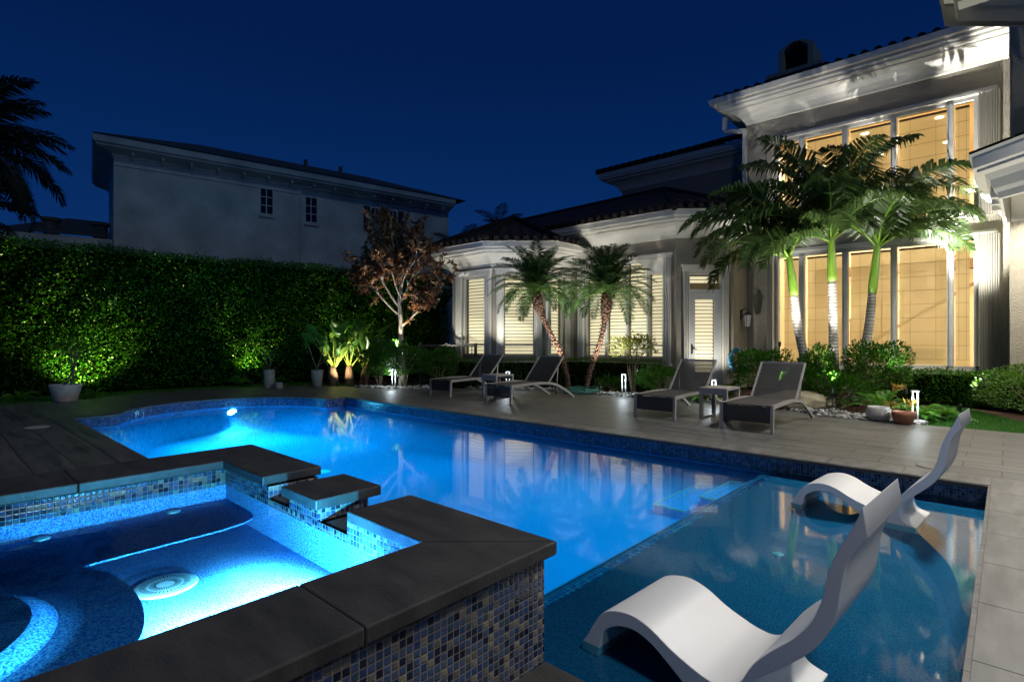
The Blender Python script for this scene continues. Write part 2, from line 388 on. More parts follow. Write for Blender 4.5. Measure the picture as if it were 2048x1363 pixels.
def tag(o, label=None, cat=None, group=None, kind=None):
    if label: o['label'] = label
    if cat: o['category'] = cat
    if group: o['group'] = group
    if kind: o['kind'] = kind
    return o
def thing(name, label, cat, loc=(0, 0, 0), rz=0, group=None):
    o = bpy.data.objects.new(name, None); C.objects.link(o); o.location = loc; o.rotation_euler = (0, 0, rz); o.empty_display_size = .2
    return tag(o, label, cat, group)
def part(mb, name, mat, parent, **k): return mb.build(name, mat, parent, **k)
def copy_tree(o, parent=None):
    c = o.copy(); C.objects.link(c)
    if parent: c.parent = parent
    for ch in list(o.children): copy_tree(ch, c)
    return c

def cat_rom(p, n=6, closed=False):
    out = []; P = [Vector(a) for a in p]; m = len(P)
    for i in range(m - 1):
        a = P[max(i - 1, 0)]; b = P[i]; c = P[i + 1]; d = P[min(i + 2, m - 1)]
        for k in range(n):
            t = k / n
            out.append(.5 * ((2 * b) + (c - a) * t + (2 * a - 5 * b + 4 * c - d) * t * t + (3 * b - a - 3 * c + d) * t ** 3))
    out.append(P[-1]); return out

def quads_mesh(name, V, mat, parent=None, quad=4):
    """V: (N,4,3) array of quads -> one mesh"""
    n = len(V); me = bpy.data.meshes.new(name)
    me.vertices.add(n * quad); me.vertices.foreach_set('co', V.reshape(-1).astype(np.float32))
    me.loops.add(n * quad); me.loops.foreach_set('vertex_index', np.arange(n * quad, dtype=np.int32))
    me.polygons.add(n); me.polygons.foreach_set('loop_start', (np.arange(n) * quad).astype(np.int32))
    me.polygons.foreach_set('loop_total', np.full(n, quad, np.int32))
    me.update(calc_edges=True); me.validate()
    me.materials.append(M[mat])
    o = bpy.data.objects.new(name, me); C.objects.link(o)
    if parent: o.parent = parent
    return o
def unit(a): return a / np.maximum(1e-9, np.linalg.norm(a, axis=-1, keepdims=True))
def leaves(P, D, size, wr=.45, droop=.0):
    """leaf blades at P pointing along D"""
    n = len(P); D = unit(D + rng.normal(0, .25, (n, 3))); D[:, 2] -= droop; D = unit(D)
    up = unit(rng.normal(0, .45, (n, 3)) + np.array([0, 0, 1.0])); s = unit(np.cross(D, up)); nn = np.cross(s, D)
    L = (size * rng.uniform(.65, 1.3, n))[:, None] if np.isscalar(size) else size[:, None]
    a = P; t = P + D * L; m = P + D * L * .45 + nn * L * .06
    return np.stack([a, m - s * L * wr * .5, t, m + s * L * wr * .5], 1)

# ------------------------------------------------------------------ SETTING
g = MB(); g.box(-90, 60, -40, 110, -.6, -.055)
# the ground must leave room for the pool: build it as a ring of slabs
g = MB()
X0, X1, Y0, Y1 = -11.9, .3, 1.2, 6.2
g.mesh([(-90, -40, -.055), (60, -40, -.055), (60, Y0, -.055), (-90, Y0, -.055)], [(0, 1, 2, 3)])
g.mesh([(-90, Y1, -.055), (60, Y1, -.055), (60, 110, -.055), (-90, 110, -.055)], [(0, 1, 2, 3)])
g.mesh([(-90, Y0, -.055), (X0, Y0, -.055), (X0, Y1, -.055), (-90, Y1, -.055)], [(0, 1, 2, 3)])
g.mesh([(X1, Y0, -.055), (60, Y0, -.055), (60, Y1, -.055), (X1, Y1, -.055)], [(0, 1, 2, 3)])
tag(g.build('ground', 'mulch'), kind='structure')

NY = 1.545
arc = [(-9.9 + 1.7 * math.cos(a), 3.75 + 1.7 * math.sin(a)) for a in np.linspace(R(100), R(252), 40)]
POOL = [(-.12, NY), (-.12, 5.87), (-10.02, 5.87), (-10.02, 5.46)] + arc[1:-1] + [(-10.42, 2.13), (-10.42, NY)]
def fill(name, outer, holes, z, mat, uvscale=None):
    bm = bmesh.new(); es = []
    for loop in [outer] + holes:
        vs = [bm.verts.new((x, y, z)) for x, y in loop]
        es += [bm.edges.new((vs[i], vs[(i + 1) % len(vs)])) for i in range(len(vs))]
    bmesh.ops.triangle_fill(bm, edges=es, use_beauty=True, normal=(0, 0, 1))
    for f in bm.faces:
        f.normal_update()
        if f.normal.z < 0: f.normal_flip()
    me = bpy.data.meshes.new(name); bm.to_mesh(me); bm.free(); me.materials.append(M[mat])
    o = bpy.data.objects.new(name, me); C.objects.link(o); return o
# pool coping band
def offset_poly(P, d):
    out = []; n = len(P)
    for i in range(n):
        a = Vector(P[i - 1]); b = Vector(P[i]); c = Vector(P[(i + 1) % n])
        n1 = (b - a).normalized(); n2 = (c - b).normalized()
        m = Vector((n1[1] + n2[1], -(n1[0] + n2[0]))); m.normalize(); k = max(.5, m.dot(Vector((n1[1], -n1[0]))))
        out.append((b[0] + m[0] * d / k, b[1] + m[1] * d / k))
    return out
COP = [(.0 + .19, NY - .31), (.19, 6.18), (-10.33, 6.18), (-10.33, 5.8)] + [(-9.9 + 2.01 * math.cos(a), 3.75 + 2.01 * math.sin(a)) for a in np.linspace(R(103), R(246), 36)] + [(-10.73, 1.95), (-10.73, NY - .31)]
deck_outer = [(1.9, -3), (3.5, 9.42), (.6, 9.46), (-.9, 9.42), (-1.9, 9.36), (-2.6, 9.72), (-3.4, 10.16), (-4.4, 9.95), (-5.4, 9.78), (-6.3, 9.9), (-7.3, 9.85),
              (-8.2, 9.75), (-9.2, 9.3), (-10.2, 8.35), (-10.9, 7.62), (-11.6, 7.3), (-12.4, 7.2), (-13.2, 6.9), (-13.75, 6.0), (-14.1, 4.5), (-14.0, 3.0), (-13.55, 2.2), (-13.5, .9), (-14.5, -3)]
deck = fill('pool_deck', deck_outer, [POOL], 0, 'deck'); tag(deck, kind='structure')
ed = MB(); ed.strip(deck_outer + [deck_outer[0]], -.06, -.004); tag(ed.build('deck_edge', 'stone'), kind='structure')

pool = thing('swimming_pool', 'large swimming pool with blue mosaic waterline, curved left end and shallow sun ledge', 'swimming pool', (-5, 3.7, -.14))
def under(mb, name, mat, par, off=(-5, 3.7, -.14), **k):
    mb.v = [(x - off[0], y - off[1], z - off[2]) for x, y, z in mb.v]
    return mb.build(name, mat, par, **k)
w = MB(); ZF = -.62; LX = -1.85
w.strip(POOL + [POOL[0]], ZF, -.175, flip=True)
gx = np.linspace(-11.9, LX, 110); gy = np.linspace(1.35, 6.05, 52); GX, GY = np.meshgrid(gx, gy)
segs = [(POOL[k], POOL[(k + 1) % len(POOL)]) for k in range(len(POOL)) if not (POOL[k][0] > -1 and POOL[(k + 1) % len(POOL)][0] > -1)]
DD = np.full(GX.shape, 9.0)
for (ax, ay), (bx, by) in segs:
    ex, ey = bx - ax, by - ay; tt = np.clip(((GX - ax) * ex + (GY - ay) * ey) / (ex * ex + ey * ey + 1e-12), 0, 1)
    DD = np.minimum(DD, np.hypot(GX - ax - tt * ex, GY - ay - tt * ey))
insd = np.zeros(GX.shape, bool); jj = len(POOL) - 1
for ii in range(len(POOL)):
    xi, yi = POOL[ii]; xj, yj = POOL[jj]
    insd ^= ((yi > GY) != (yj > GY)) & (GX < (xj - xi) * (GY - yi) / (yj - yi + 1e-12) + xi); jj = ii
DD = np.where(insd, DD, 0); dc = np.clip(DD / .35, 0, 1)
deep = np.where(GX > -3, .25, np.where(GX < -7, .44, .25 + .19 * (-3 - GX) / 4))
GZ = -.182 - deep * (1 - (1 - dc) ** 2)
nv = GX.shape[1]
fl_ = MB(); fl_.mesh(np.c_[GX.ravel(), GY.ravel(), GZ.ravel()].tolist(), [(r * nv + c, r * nv + c + 1, (r + 1) * nv + c + 1, (r + 1) * nv + c) for r in range(GX.shape[0] - 1) for c in range(nv - 1)])
under(fl_, 'pool_floor', 'plaster', pool, smooth=True)
under(w, 'pool_wall', 'plaster', pool)
t = MB(); t.strip(POOL + [POOL[0]], -.175, -.03, flip=True); under(t, 'waterline_tiles', 'pooltile', pool)
t = MB(); t.strip(POOL + [POOL[0]], -.03, 0, flip=True); under(t, 'pool_coping_edge', 'coping', pool)
t = MB(); t.box(LX, -.125, NY + .004, 5.866, ZF, -.185); under(t, 'sun_ledge', 'ledgeplaster', pool, bevel=.022)
t = MB(); y = NY + .01
while y < 5.86:
    y2 = min(5.86, y + .5)
    t.face([(LX + .045, y, -.182), (LX + .100, y, -.182), (LX + .100, y2, -.182), (LX + .045, y2, -.182)], [(0, y), (.0508, y), (.0508, y2), (0, y2)]); y = y2
under(t, 'ledge_trim_tiles', 'trim_tile', pool)
t = MB(); t.box(-2.14, LX - .003, 4.95, 5.86, ZF + .002, -.285); t.box(-2.46, -2.143, 4.65, 5.86, ZF + .002, -.355)
under(t, 'pool_steps', 'plaster', pool, bevel=.012)
t = MB(); t.box(LX - .004, LX + .008, NY + .01, 5.85, -.20, -.181); under(t, 'ledge_lit_edge', 'ledgeplaster', pool)  # strip added to draw the bright lit line of the ledge edge
for x_, y_, z_ in ((-2.14, 4.95, -.285), (-2.46, 4.65, -.355)):
    t = MB(); t.box(x_ - .004, x_ + .014, y_ - .004, 5.85, z_ - .012, z_ + .005); t.box(x_ + .014, LX - .01 if x_ > -2.3 else -2.15, y_ - .004, y_ + .014, z_ - .012, z_ + .005); under(t, 'step_lit_edge', 'concrete', pool)  # pale strips imitate the lit outlines of the steps
for q in np.linspace(5.0, 5.8, 9):
    for x_, z_ in ((-2.07, -.283), (-2.39, -.353)):
        t = MB(); t.box(x_, x_ + .03, q, q + .05, z_, z_ + .004); under(t, 'step_marker_tile', 'trim_tile', pool)
def disc(mb, c, r, n=24, th=.006, axis=None):
    mb.lathe([(r, 0), (r, th * .6), (r * .85, th), (r * .2, th)], c, n)
for c in ((-6.9, 3.7), (-8.3, 3.6)):
    t = MB(); disc(t, (c[0], c[1], ZF + .005), .11); under(t, 'floor_return', 'plastic_white', pool, smooth=True)
t = MB(); disc(t, (-1.09, 3.72, -.184), .035); under(t, 'ledge_return', 'plastic_white', pool)
t = MB(); t.lathe([(.10, 0), (.10, .02), (.06, .04), (.01, .045)], (0, 0, 0), 20)
ang = R(178)
t.v = [(-9.9 + 1.70 * math.cos(ang) + .085 + z, 3.75 + 1.70 * math.sin(ang) + .43 + y, -.30 + x * .8) for x, y, z in t.v]
under(t, 'underwater_lamp', 'poollamp', pool)
wp = fill('water', [(a, b) for a, b in POOL], [], -.14, 'water'); tag(wp, kind='structure')

# spa -----------------------------------------------------------------
spa = thing('raised_spa', 'raised square hot tub with dark stone coping and blue mosaic tile walls', 'spa', (-2.5, 0, 0))
so = (-2.5, 0, 0)
SX0, SX1, SY0, SY1 = -3.94, -1.265, -1.3, 1.556        # outer tile faces
IX0, IX1, IY1 = -3.56, -1.58, 1.27                     # inner faces
t = MB()
t.strip([(SX0, SY1), (SX0, SY0)], -1.15, .40)
t.strip([(SX1, SY0), (SX1, SY1)], -.3, .40)
t.strip([(SX1, SY1), (-2.15, SY1)], -1.15, .40); t.strip([(-2.15, SY1), (-2.15, IY1)], .335, .40)
t.strip([(-2.95, SY1), (SX0, SY1)], -1.15, .40); t.strip([(-2.95, IY1), (-2.95, SY1)], .335, .40)
t.strip([(-2.15, SY1 - .002), (-2.95, SY1 - .002)], -1.15, .335)
# inside faces
WT = .298
t.strip([(IX0, SY0), (IX0, IY1)], WT, .40); t.strip([(IX1, IY1), (IX1, SY0)], WT, .40)
t.strip([(IX0, IY1), (-2.95, IY1)], WT, .40); t.strip([(-2.15, IY1), (IX1, IY1)], WT, .40); t.strip([(-2.95, IY1), (-2.15, IY1)], WT, .335)
under(t, 'spa_wall', 'tile', spa, so)
for a_, b_ in ((-2.945, -2.705), (-2.375, -2.155)):
    t = MB(); t.box(a_, b_, IY1 + .02, SY1 + .03, .31, .338); under(t, 'spillway_sill', 'coping', spa, so, bevel=.004)
OX0, OX1, OY1 = -3.975, -1.23, 1.592; CX0, CX1, CY1 = -3.545, -1.60, 1.25
def cop(poly): 
    t = MB(); t.prism(poly, .402, .452); return under(t, 'coping', 'coping', spa, so, bevel=.006)
gp = .0018
cop([(OX1, OY1), (-2.12, OY1), (-2.12, CY1), (CX1, CY1)])                         # mitred corner piece
cop([(OX1, OY1 - gp * 2), (CX1 + gp, CY1 - gp * 2), (CX1 + gp, .78), (OX1, .78)])
cop([(OX1, .78 - gp), (CX1 + gp, .78 - gp), (CX1 + gp, -.2), (OX1, -.2)])
cop([(OX1, -.2 - gp), (CX1 + gp, -.2 - gp), (CX1 + gp, -1.35), (OX1, -1.35)])
cop([(OX0, OY1), (OX0, .55), (CX0, .55), (CX0, CY1), (-2.98, CY1), (-2.98, OY1)][::-1])
cop([(OX0, .55 - gp), (CX0, .55 - gp), (CX0, -.3), (OX0, -.3)]); cop([(OX0, -.3 - gp), (CX0, -.3 - gp), (CX0, -1.35), (OX0, -1.35)])
t = MB(); q = [(-2.69, IY1 - .006), (-2.40, IY1 - .006), (-2.40, SY1 - .02), (-2.69, SY1 - .02)]
t.strip(q + [q[0]], .338, .40); pl = under(t, 'spillway_pillar', 'tile', spa, so)
t = MB(); t.box(-2.725, -2.365, 1.235, 1.592, .402, .452); c = under(t, 'pillar_cap', 'coping', spa, so, bevel=.006); c.parent = pl
t = MB(); FZ = .13
t.mesh([(IX0, SY0, FZ), (IX1, SY0, FZ), (IX1, IY1, FZ), (IX0, IY1, FZ)], [(0, 1, 2, 3)])
for a, b in (((IX0, SY0), (IX0, IY1)), ((IX1, IY1), (IX1, SY0)), ((IX0, IY1), (IX1, IY1))): t.strip([a, b], FZ, WT)
under(t, 'spa_floor', 'spaplaster', spa, so)
def smooth_poly(pts, n=10): return [(p[0], p[1]) for p in cat_rom([(a, b, 0) for a, b in pts], n)]
BZ = .212
bench = [(IX0 + .002, IY1 - .002), (-3.46, IY1 - .002)] + smooth_poly([(-3.30, 1.265), (-3.1, 1.25), (-3.03, 1.17)], 6) + [(-3.0, 1.05), (-2.97, .47)] + \
    smooth_poly([(-2.8, .54), (-2.5, .565), (-2.2, .52), (-1.98, .40), (-1.84, .2), (-1.8, 0)], 6) + [(-1.8, -1.2), (IX0 + .002, -1.2)]
t = MB(); t.prism(bench[::-1], BZ - .008, BZ); under(t, 'spa_bench', 'spaplaster', spa, so)
t = MB(); c = (-2.52, -.20); t.lathe([(.60, BZ), (.53, .222), (.48, .248), (.46, .256), (.1, .257)], (c[0], c[1], 0), 48)
t.v = [(max(x, IX0 + .003), y, z) for x, y, z in t.v]
under(t, 'spa_lounge_seat', 'spaplaster', spa, so)
t = MB(); t.lathe([(.125, 0), (.122, .004), (.11, .006), (.03, .007), (.01, .007)], (0, 0, 0), 40)
t.v = [(x - 2.69, y + .715, z + FZ + .002) for x, y, z in t.v]; dr = under(t, 'spa_drain', 'plastic_white', spa, so, smooth=True)
t = MB()
for k in range(36):
    a = 2 * PI * k / 36
    for r0, r1 in ((.035, .06), (.07, .095)):
        t.bar((-2.69 + r0 * math.cos(a), .715 + r0 * math.sin(a), FZ + .0085), (-2.69 + r1 * math.cos(a), .715 + r1 * math.sin(a), FZ + .0080), .0035, .002)
o = under(t, 'drain_slots', 'black', spa, so); o.parent = dr
for yy in (.40, .97):
    t = MB(); t.lathe([(.034, 0), (.034, .006), (.02, .01), (.008, .01)], (-3.50, yy, BZ + .002), 20); under(t, 'spa_jet', 'plastic_white', spa, so, smooth=True)
t = MB(); t.lathe([(.05, 0), (.05, .008), (.035, .014), (.005, .015)], (0, 0, 0), 24)
t.v = [(IX1 - .001 - z, .80 + y, .19 + x * .8) for x, y, z in t.v]; under(t, 'spa_lamp', 'poollamp', spa, so)
wsp = fill('water_in_spa', [(IX0, -1.25), (IX1, -1.25), (IX1, IY1), (IX0, IY1)], [], .325, 'spawater'); tag(wsp, kind='structure')
# little stone step beside spa is the deck corner
t = MB(); t.prism([(-1.262, -.6), (-.12, -.6), (-.12, NY + .012), (-1.262, NY + .012)], .002, .012)
tag(t.build('near_coping', 'coping', bevel=.004), kind='structure')
t = MB(); y = NY - 3.1
while y < 6.1:
    y2 = min(6.197, y + .6); t.box(-.10, .235, y + .002, y2 - .002, .001, .006); y = y2
tag(t.build('right_coping', 'stone', bevel=.0015), kind='structure')
t = MB(); x = -10.3
while x < -.11:
    x2 = min(-.104, x + .6); t.box(x + .002, x2 - .002, 5.89, 6.197, .001, .006); x = x2
tag(t.build('far_coping', 'stone', bevel=.0015), kind='structure')

# beds, lawns, pebbles ---------------------------------------------------
def lawn(name, poly, z, dens, h):
    base = fill(name, poly, [], z, 'turfbase'); tag(base, kind='structure')
    xs = [p[0] for p in poly]; ys = [p[1] for p in poly]
    n = int(dens * (max(xs) - min(xs)) * (max(ys) - min(ys)))
    P = np.c_[rng.uniform(min(xs), max(xs), n), rng.uniform(min(ys), max(ys), n)]
    ins = np.zeros(n, bool); j = len(poly) - 1
    for i in range(len(poly)):
        xi, yi = poly[i]; xj, yj = poly[j]
        c = ((yi > P[:, 1]) != (yj > P[:, 1])) & (P[:, 0] < (xj - xi) * (P[:, 1] - yi) / (yj - yi + 1e-12) + xi); ins ^= c; j = i
    P = P[ins]; n = len(P); B = np.c_[P, np.full(n, z)]
    D = np.c_[rng.normal(0, .35, (n, 2)), np.ones(n)]
    V = leaves(B, D, h, .14)
    o = quads_mesh(name.replace('lawn', 'grass'), V, 'grass'); return o
lawn_r = [(-1.0, 9.5), (.6, 9.5), (3.4, 9.45), (3.4, 9.6), (.9, 10.1), (.2, 10.7), (-.15, 11.5), (-.5, 12.3), (-.95, 12.6), (-1.1, 11.6), (-.95, 10.6)]
tag(lawn('lawn', lawn_r, -.02, 3200, .035), 'short bright green turf right of the terracotta pot', 'grass', kind='stuff')
lawn_l = [(-13.6, .8), (-13.45, 2.3), (-13.9, 3.0), (-14.0, 4.4), (-13.7, 6.1), (-13.1, 7.0), (-12.4, 7.28), (-12.6, 7.8), (-14.6, 7.0), (-14.9, 4), (-14.7, -1), (-13.9, -1)]
tag(lawn('lawn_strip', lawn_l, -.02, 1200, .05), 'dark turf strip along the foot of the tall hedge', 'grass', kind='stuff')

def pebbles(poly_pts, n, name, label, smin=.02, smax=.05):
    ico = bmesh.new(); bmesh.ops.create_icosphere(ico, subdivisions=1, radius=1)
    bv = np.array([v.co[:] for v in ico.verts]); bf = [tuple(v.index for v in f.verts) for f in ico.faces]; ico.free()
    V = []; F = []
    for i in range(n):
        k = random.random() * (len(poly_pts) - 1); a = int(k); f = k - a
        (x0, y0, w0), (x1, y1, w1) = poly_pts[a], poly_pts[a + 1]
        wd = w0 + (w1 - w0) * f; dx, dy = x1 - x0, y1 - y0; L = math.hypot(dx, dy)
        off = random.uniform(0, 1) * wd
        x = x0 + dx * f - dy / L * off; y = y0 + dy * f + dx / L * off
        s = random.uniform(smin, smax); sc = np.array([s * random.uniform(.8, 1.5), s * random.uniform(.8, 1.2), s * random.uniform(.45, .75)])
        a = random.uniform(0, PI); ca, sa = math.cos(a), math.sin(a)
        v = bv * sc; v = np.c_[v[:, 0] * ca - v[:, 1] * sa, v[:, 0] * sa + v[:, 1] * ca, v[:, 2]] + np.array([x, y, random.uniform(-.03, .03)])
        base = len(V) * 12; V.append(v); F += [tuple(q + base for q in f_) for f_ in bf]
    me = bpy.data.meshes.new(name); me.from_pydata(np.concatenate(V).tolist(), [], F); me.polygons.foreach_set('use_smooth', [True] * len(F)); me.materials.append(M['pebblev'])
    o = bpy.data.objects.new(name, me); C.objects.link(o); tag(o, label, 'pebbles', kind='stuff')
M['pebblev'] = leafy('pebble_variation', [(.06, .06, .06), (.18, .18, .17), (.34, .33, .31), (.5, .48, .45)], .55, 0)
pebbles([(-10.35, 8.35, .6), (-10.9, 7.66, .5), (-11.5, 7.38, .35), (-12.0, 7.3, .2)][::-1], 700, 'pebble_bed', 'grey river pebbles at the foot of the copper-leaved tree')
pebbles([(-9.6, 8.85, .5), (-8.2, 9.77, .5), (-7.3, 9.9, .55), (-6.3, 9.93, .6), (-5.4, 9.83, .65), (-4.4, 10.0, .6), (-3.4, 10.2, .6)], 1700, 'pebble_bed', 'pale river pebbles edging the deck behind the sun chaises')
pebbles([(-3.4, 10.2, .6), (-2.6, 9.75, .7), (-1.9, 9.4, .6), (-1.3, 9.42, .45), (-.85, 9.47, .25)], 900, 'pebble_bed', 'grey river pebbles between the limestone boulder and the clay pots')

# ------------------------------------------------------------------ HOUSE
house = thing('main_house', 'two-storey cream stucco house with tall lit windows and tiled hip roofs', 'house', (-4.8, 14, 0))
ho = (-4.8, 14, 0)
RT = (math.cos(R(42.5)), math.sin(R(42.5)))
def H(mb, name, mat, par=None, **k):
    o = under(mb, name, mat, house, ho, **k)
    if par: o.parent = par
    return o
def wall_seg(mb, p, q, z0, z1, ops=(), th=.25):
    L = math.hypot(q[0] - p[0], q[1] - p[1]); d = ((q[0] - p[0]) / L, (q[1] - p[1]) / L)
    us = sorted(set([0, L] + [u for o in ops for u in o[:2]]))
    for a, b in zip(us[:-1], us[1:]):
        m = (a + b) / 2; holes = sorted([(o[2], o[3]) for o in ops if o[0] <= m <= o[1]])
        z = z0
        for h0, h1 in holes + [(z1, z1)]:
            if h0 > z: mb.obox(p, d, a, b, -th, 0, z, h0)
            z = h1
    return d
tur_out = [(-12.5, 16), (-12.5, 11.1), (-11.39, 9.98), (-9.83, 9.98), (-8.83, 10.90), (-8.83, 12.17), (-5.84, 12.17), (-4.83, 13.10), (-4.83, 14.0)]
tL, tF, tR, lowW, cham, lampW = (tur_out[2], tur_out[3]), (tur_out[3], tur_out[4]), (tur_out[4], tur_out[5]), (tur_out[5], tur_out[6]), (tur_out[6], tur_out[7]), (tur_out[7], tur_out[8])
W = MB()
wall_seg(W, tur_out[0], tur_out[1], 0, 3.6); wall_seg(W, tur_out[1], tur_out[2], 0, 3.6)
wz0, wz1 = .74, 2.86
ops = {'L': (.40, 1.30, wz0, wz1), 'F': (.26, 1.12, wz0, wz1), 'R': (.18, .86, wz0, wz1), 'W': (.34, 2.66, .70, 3.16), 'D': (.31, 1.09, .08, 2.80)}
wall_seg(W, *tL, 0, 3.6, [ops['L']]); wall_seg(W, *tF, 0, 3.6, [ops['F']]); wall_seg(W, *tR, 0, 3.6, [ops['R']])
wall_seg(W, *lowW, 0, 4.1, [ops['W']]); wall_seg(W, *cham, 0, 4.1, [ops['D']]); wall_seg(W, lampW[0], (-4.83, 14.2), 0, 4.1); W.box(-4.86, -4.79, 14.01, 14.2, 0, 6.9)
H(W, 'garden_wing_wall', 'stucco')
# two storey block
BX0, BX1 = -4.80, .02
W = MB()
BL, BR = .64, 4.36                                                # window span measured from the block's left corner
wall_seg(W, (BX0, 14), (BX1, 14), 0, 6.95, [(BL, BR, .58, 3.22), (BL, BR, 3.66, 5.98)])
W.obox((BX1, 14), (0, -1), 0, 1.02, -.02, 0, 0, 6.95)
W.box(BX0, BX0 + .25, 14.26, 22, 0, 6.95); W.box(BX0, 3.5, 21.8, 22, 0, 6.95)
H(W, 'tall_block_wall', 'stucco_rough')
W = MB(); W.box(.03, 11.0, 13.0, 13.25, 0, 6.95); H(W, 'side_wall', 'stucco_rough')
W = MB(); wall_seg(W, (-9.5, 15.8), (BX0 - .01, 15.8), 3.0, 6.6); W.box(-9.5, -9.26, 16.06, 21, 3, 6.6); H(W, 'rear_wing_wall', 'stucco')

eave = lambda zt: [(0, zt - .56), (.05, zt - .55), (.07, zt - .50), (.09, zt - .47), (.14, zt - .40), (.24, zt - .31), (.34, zt - .27), (.40, zt - .26),
                   (.40, zt - .23), (.44, zt - .21), (.52, zt - .20), (.53, zt - .15), (.57, zt - .13), (.58, zt - .02), (.60, zt), (.0, zt + .02)]
t = MB(); t.sweep(tur_out[0:5] + [(-8.83, 12.16)], eave(3.62)); H(t, 'breakfast_bay_cornice', 'trim')
t = MB(); t.sweep([(-12.5, 12.17), (-8.83, 12.17), (-5.84, 12.17), (-4.83, 13.10), (-4.83, 13.99)], eave(4.16)); H(t, 'garden_wing_cornice', 'trim')
t = MB(); t.sweep([(BX0, 21), (BX0, 14), (BX1 - .01, 14), (BX1 - .01, 13.25)][0:3], eave(7.1)); H(t, 'tall_block_cornice', 'trim')
t = MB(); t.sweep([(-9.5, 21), (-9.5, 15.8), (BX0 - .02, 15.8)], eave(6.66)); H(t, 'rear_wing_cornice', 'trim')

def roof(mb, poly):  # sloped polygon with uv (x along eave, y up slope)
    P = [Vector(p) for p in poly]; d = (P[1] - P[0]).normalized(); n = (P[1] - P[0]).cross(P[2] - P[0]).normalized(); u = n.cross(d)
    uv = [((p - P[0]).dot(d), (p - P[0]).dot(u)) for p in P]
    mb.face([tuple(p) for p in P], uv)
def eave_row(mb, a, b, r=.055, pitch=.24):
    """rounded tile ends along an eave line"""
    a = Vector(a); b = Vector(b); L = (b - a).length; d = (b - a) / L; back = Vector((-d.y, d.x, 0))
    k = 0
    while k * pitch < L:
        p = a + d * (k * pitch + pitch / 2)
        mb.tube([p - back * .04, p + back * .35 + Vector((0, 0, .14))], [r * 1.25, r], 8); k += 1
t = MB(); o_ = .64
A = [(-11.65, 9.34), (-9.56, 9.34), (-8.19, 10.60), (-8.19, 12.1)]; ap = (-10.9, 12.0, 4.78)
roof(t, [(-13.1, 10.8, 3.64), (*A[0], 3.64), ap]); roof(t, [(*A[0], 3.64), (*A[1], 3.64), ap]); roof(t, [(*A[1], 3.64), (*A[2], 3.64), ap]); roof(t, [(*A[2], 3.64), (*A[3], 3.64), ap])
eave_row(t, (*A[0], 3.67), (*A[1], 3.67)); eave_row(t, (*A[1], 3.67), (*A[2], 3.67)); eave_row(t, (*A[2], 3.67), (-8.19, 11.5, 3.67))
for q in A[:3]: t.tube([(*q, 3.70), (ap[0], ap[1], ap[2] + .05)], .075, 8)
H(t, 'breakfast_bay_roof', 'roof')
t = MB(); r1 = (-7.5, 14.85, 5.62); r2 = (-14.5, 14.85, 5.5)
E1 = (-5.58, 11.54, 4.18); E2 = (-4.2, 12.83, 4.18)
roof(t, [(-14.5, 11.54, 4.18), E1, r1, r2]); roof(t, [E1, E2, r1]); roof(t, [E2, (-4.2, 15.5, 4.18), r1]); roof(t, [(-4.9, 17.5, 4.2), (-14.5, 17.5, 4.2), r2, r1])
eave_row(t, (-13, 11.54, 4.21), (-5.58, 11.54, 4.21)); eave_row(t, (-5.58, 11.54, 4.21), (-4.25, 12.78, 4.21))
t.tube([E1, r1], .08, 8); t.tube([E2, r1], .08, 8); t.tube([r1, r2], .08, 8)
H(t, 'garden_wing_roof', 'roof')
t = MB(); roof(t, [(-5.46, 13.36, 7.12), (3.5, 13.36, 7.12), (3.5, 17.6, 9.1), (-1.6, 17.6, 9.1)]); roof(t, [(-5.46, 22, 7.12), (-5.46, 13.36, 7.12), (-1.6, 17.6, 9.1), (-1.6, 19, 9.1)])
eave_row(t, (-5.46, 13.36, 7.16), (-.1, 13.36, 7.16), .06); H(t, 'tall_block_roof', 'roof')
t = MB(); roof(t, [(-10.15, 15.16, 6.68), (-4.8, 15.16, 6.68), (-4.8, 18.8, 8.2), (-7, 18.8, 8.2)]); roof(t, [(-10.15, 21, 6.68), (-10.15, 15.16, 6.68), (-7, 18.8, 8.2)])
eave_row(t, (-10.15, 15.16, 6.72), (-5.5, 15.16, 6.72), .06); H(t, 'rear_wing_roof', 'roof')
# chimney
t = MB(); t.box(-4.75, -3.75, 16.0, 16.9, 7.0, 8.35)
t.box(-4.87, -3.63, 15.88, 17.0, 8.2, 8.36); t.box(-4.94, -3.56, 15.81, 17.07, 8.36, 8.46)
def archface(x0, x1, z0, zs, zt, w, y, dy):
    # arched surround: outer minus inner, extruded
    n = 8; outer = [(x0, z0)] + [(x0 + (x1 - x0) * k / n, zs + (zt - zs) * math.sin(PI * k / n)) for k in range(n + 1)] + [(x1, z0)]
    i0_, i1_ = x0 + w, x1 - w; inner = [(i0_, z0)] + [(i0_ + (i1_ - i0_) * k / n, zs - w * .2 + (zt - zs) * math.sin(PI * k / n)) for k in range(n + 1)] + [(i1_, z0)]
    v = []; f = []; m = len(outer)
    for P_ in (outer, inner):
        for yy in (y, y + dy): v += [(a, yy, b) for a, b in P_]
    for k in range(m - 1):
        f += [(k, k + 1, 2 * m + k + 1, 2 * m + k), (m + k + 1, m + k, 3 * m + k, 3 * m + k + 1), (k + 1, k, m + k, m + k + 1), (2 * m + k, 2 * m + k + 1, 3 * m + k + 1, 3 * m + k)]
    return v, f
v, f = archface(-4.68, -3.82, 8.46, 9.1, 9.28, .13, 16.0, .85); t.mesh(v, f)
ch = H(t, 'chimney', 'stucco'); t = MB(); t.box(-4.56, -3.94, 16.2, 16.7, 8.47, 9.1); H(t, 'flue_opening', 'dark', ch)
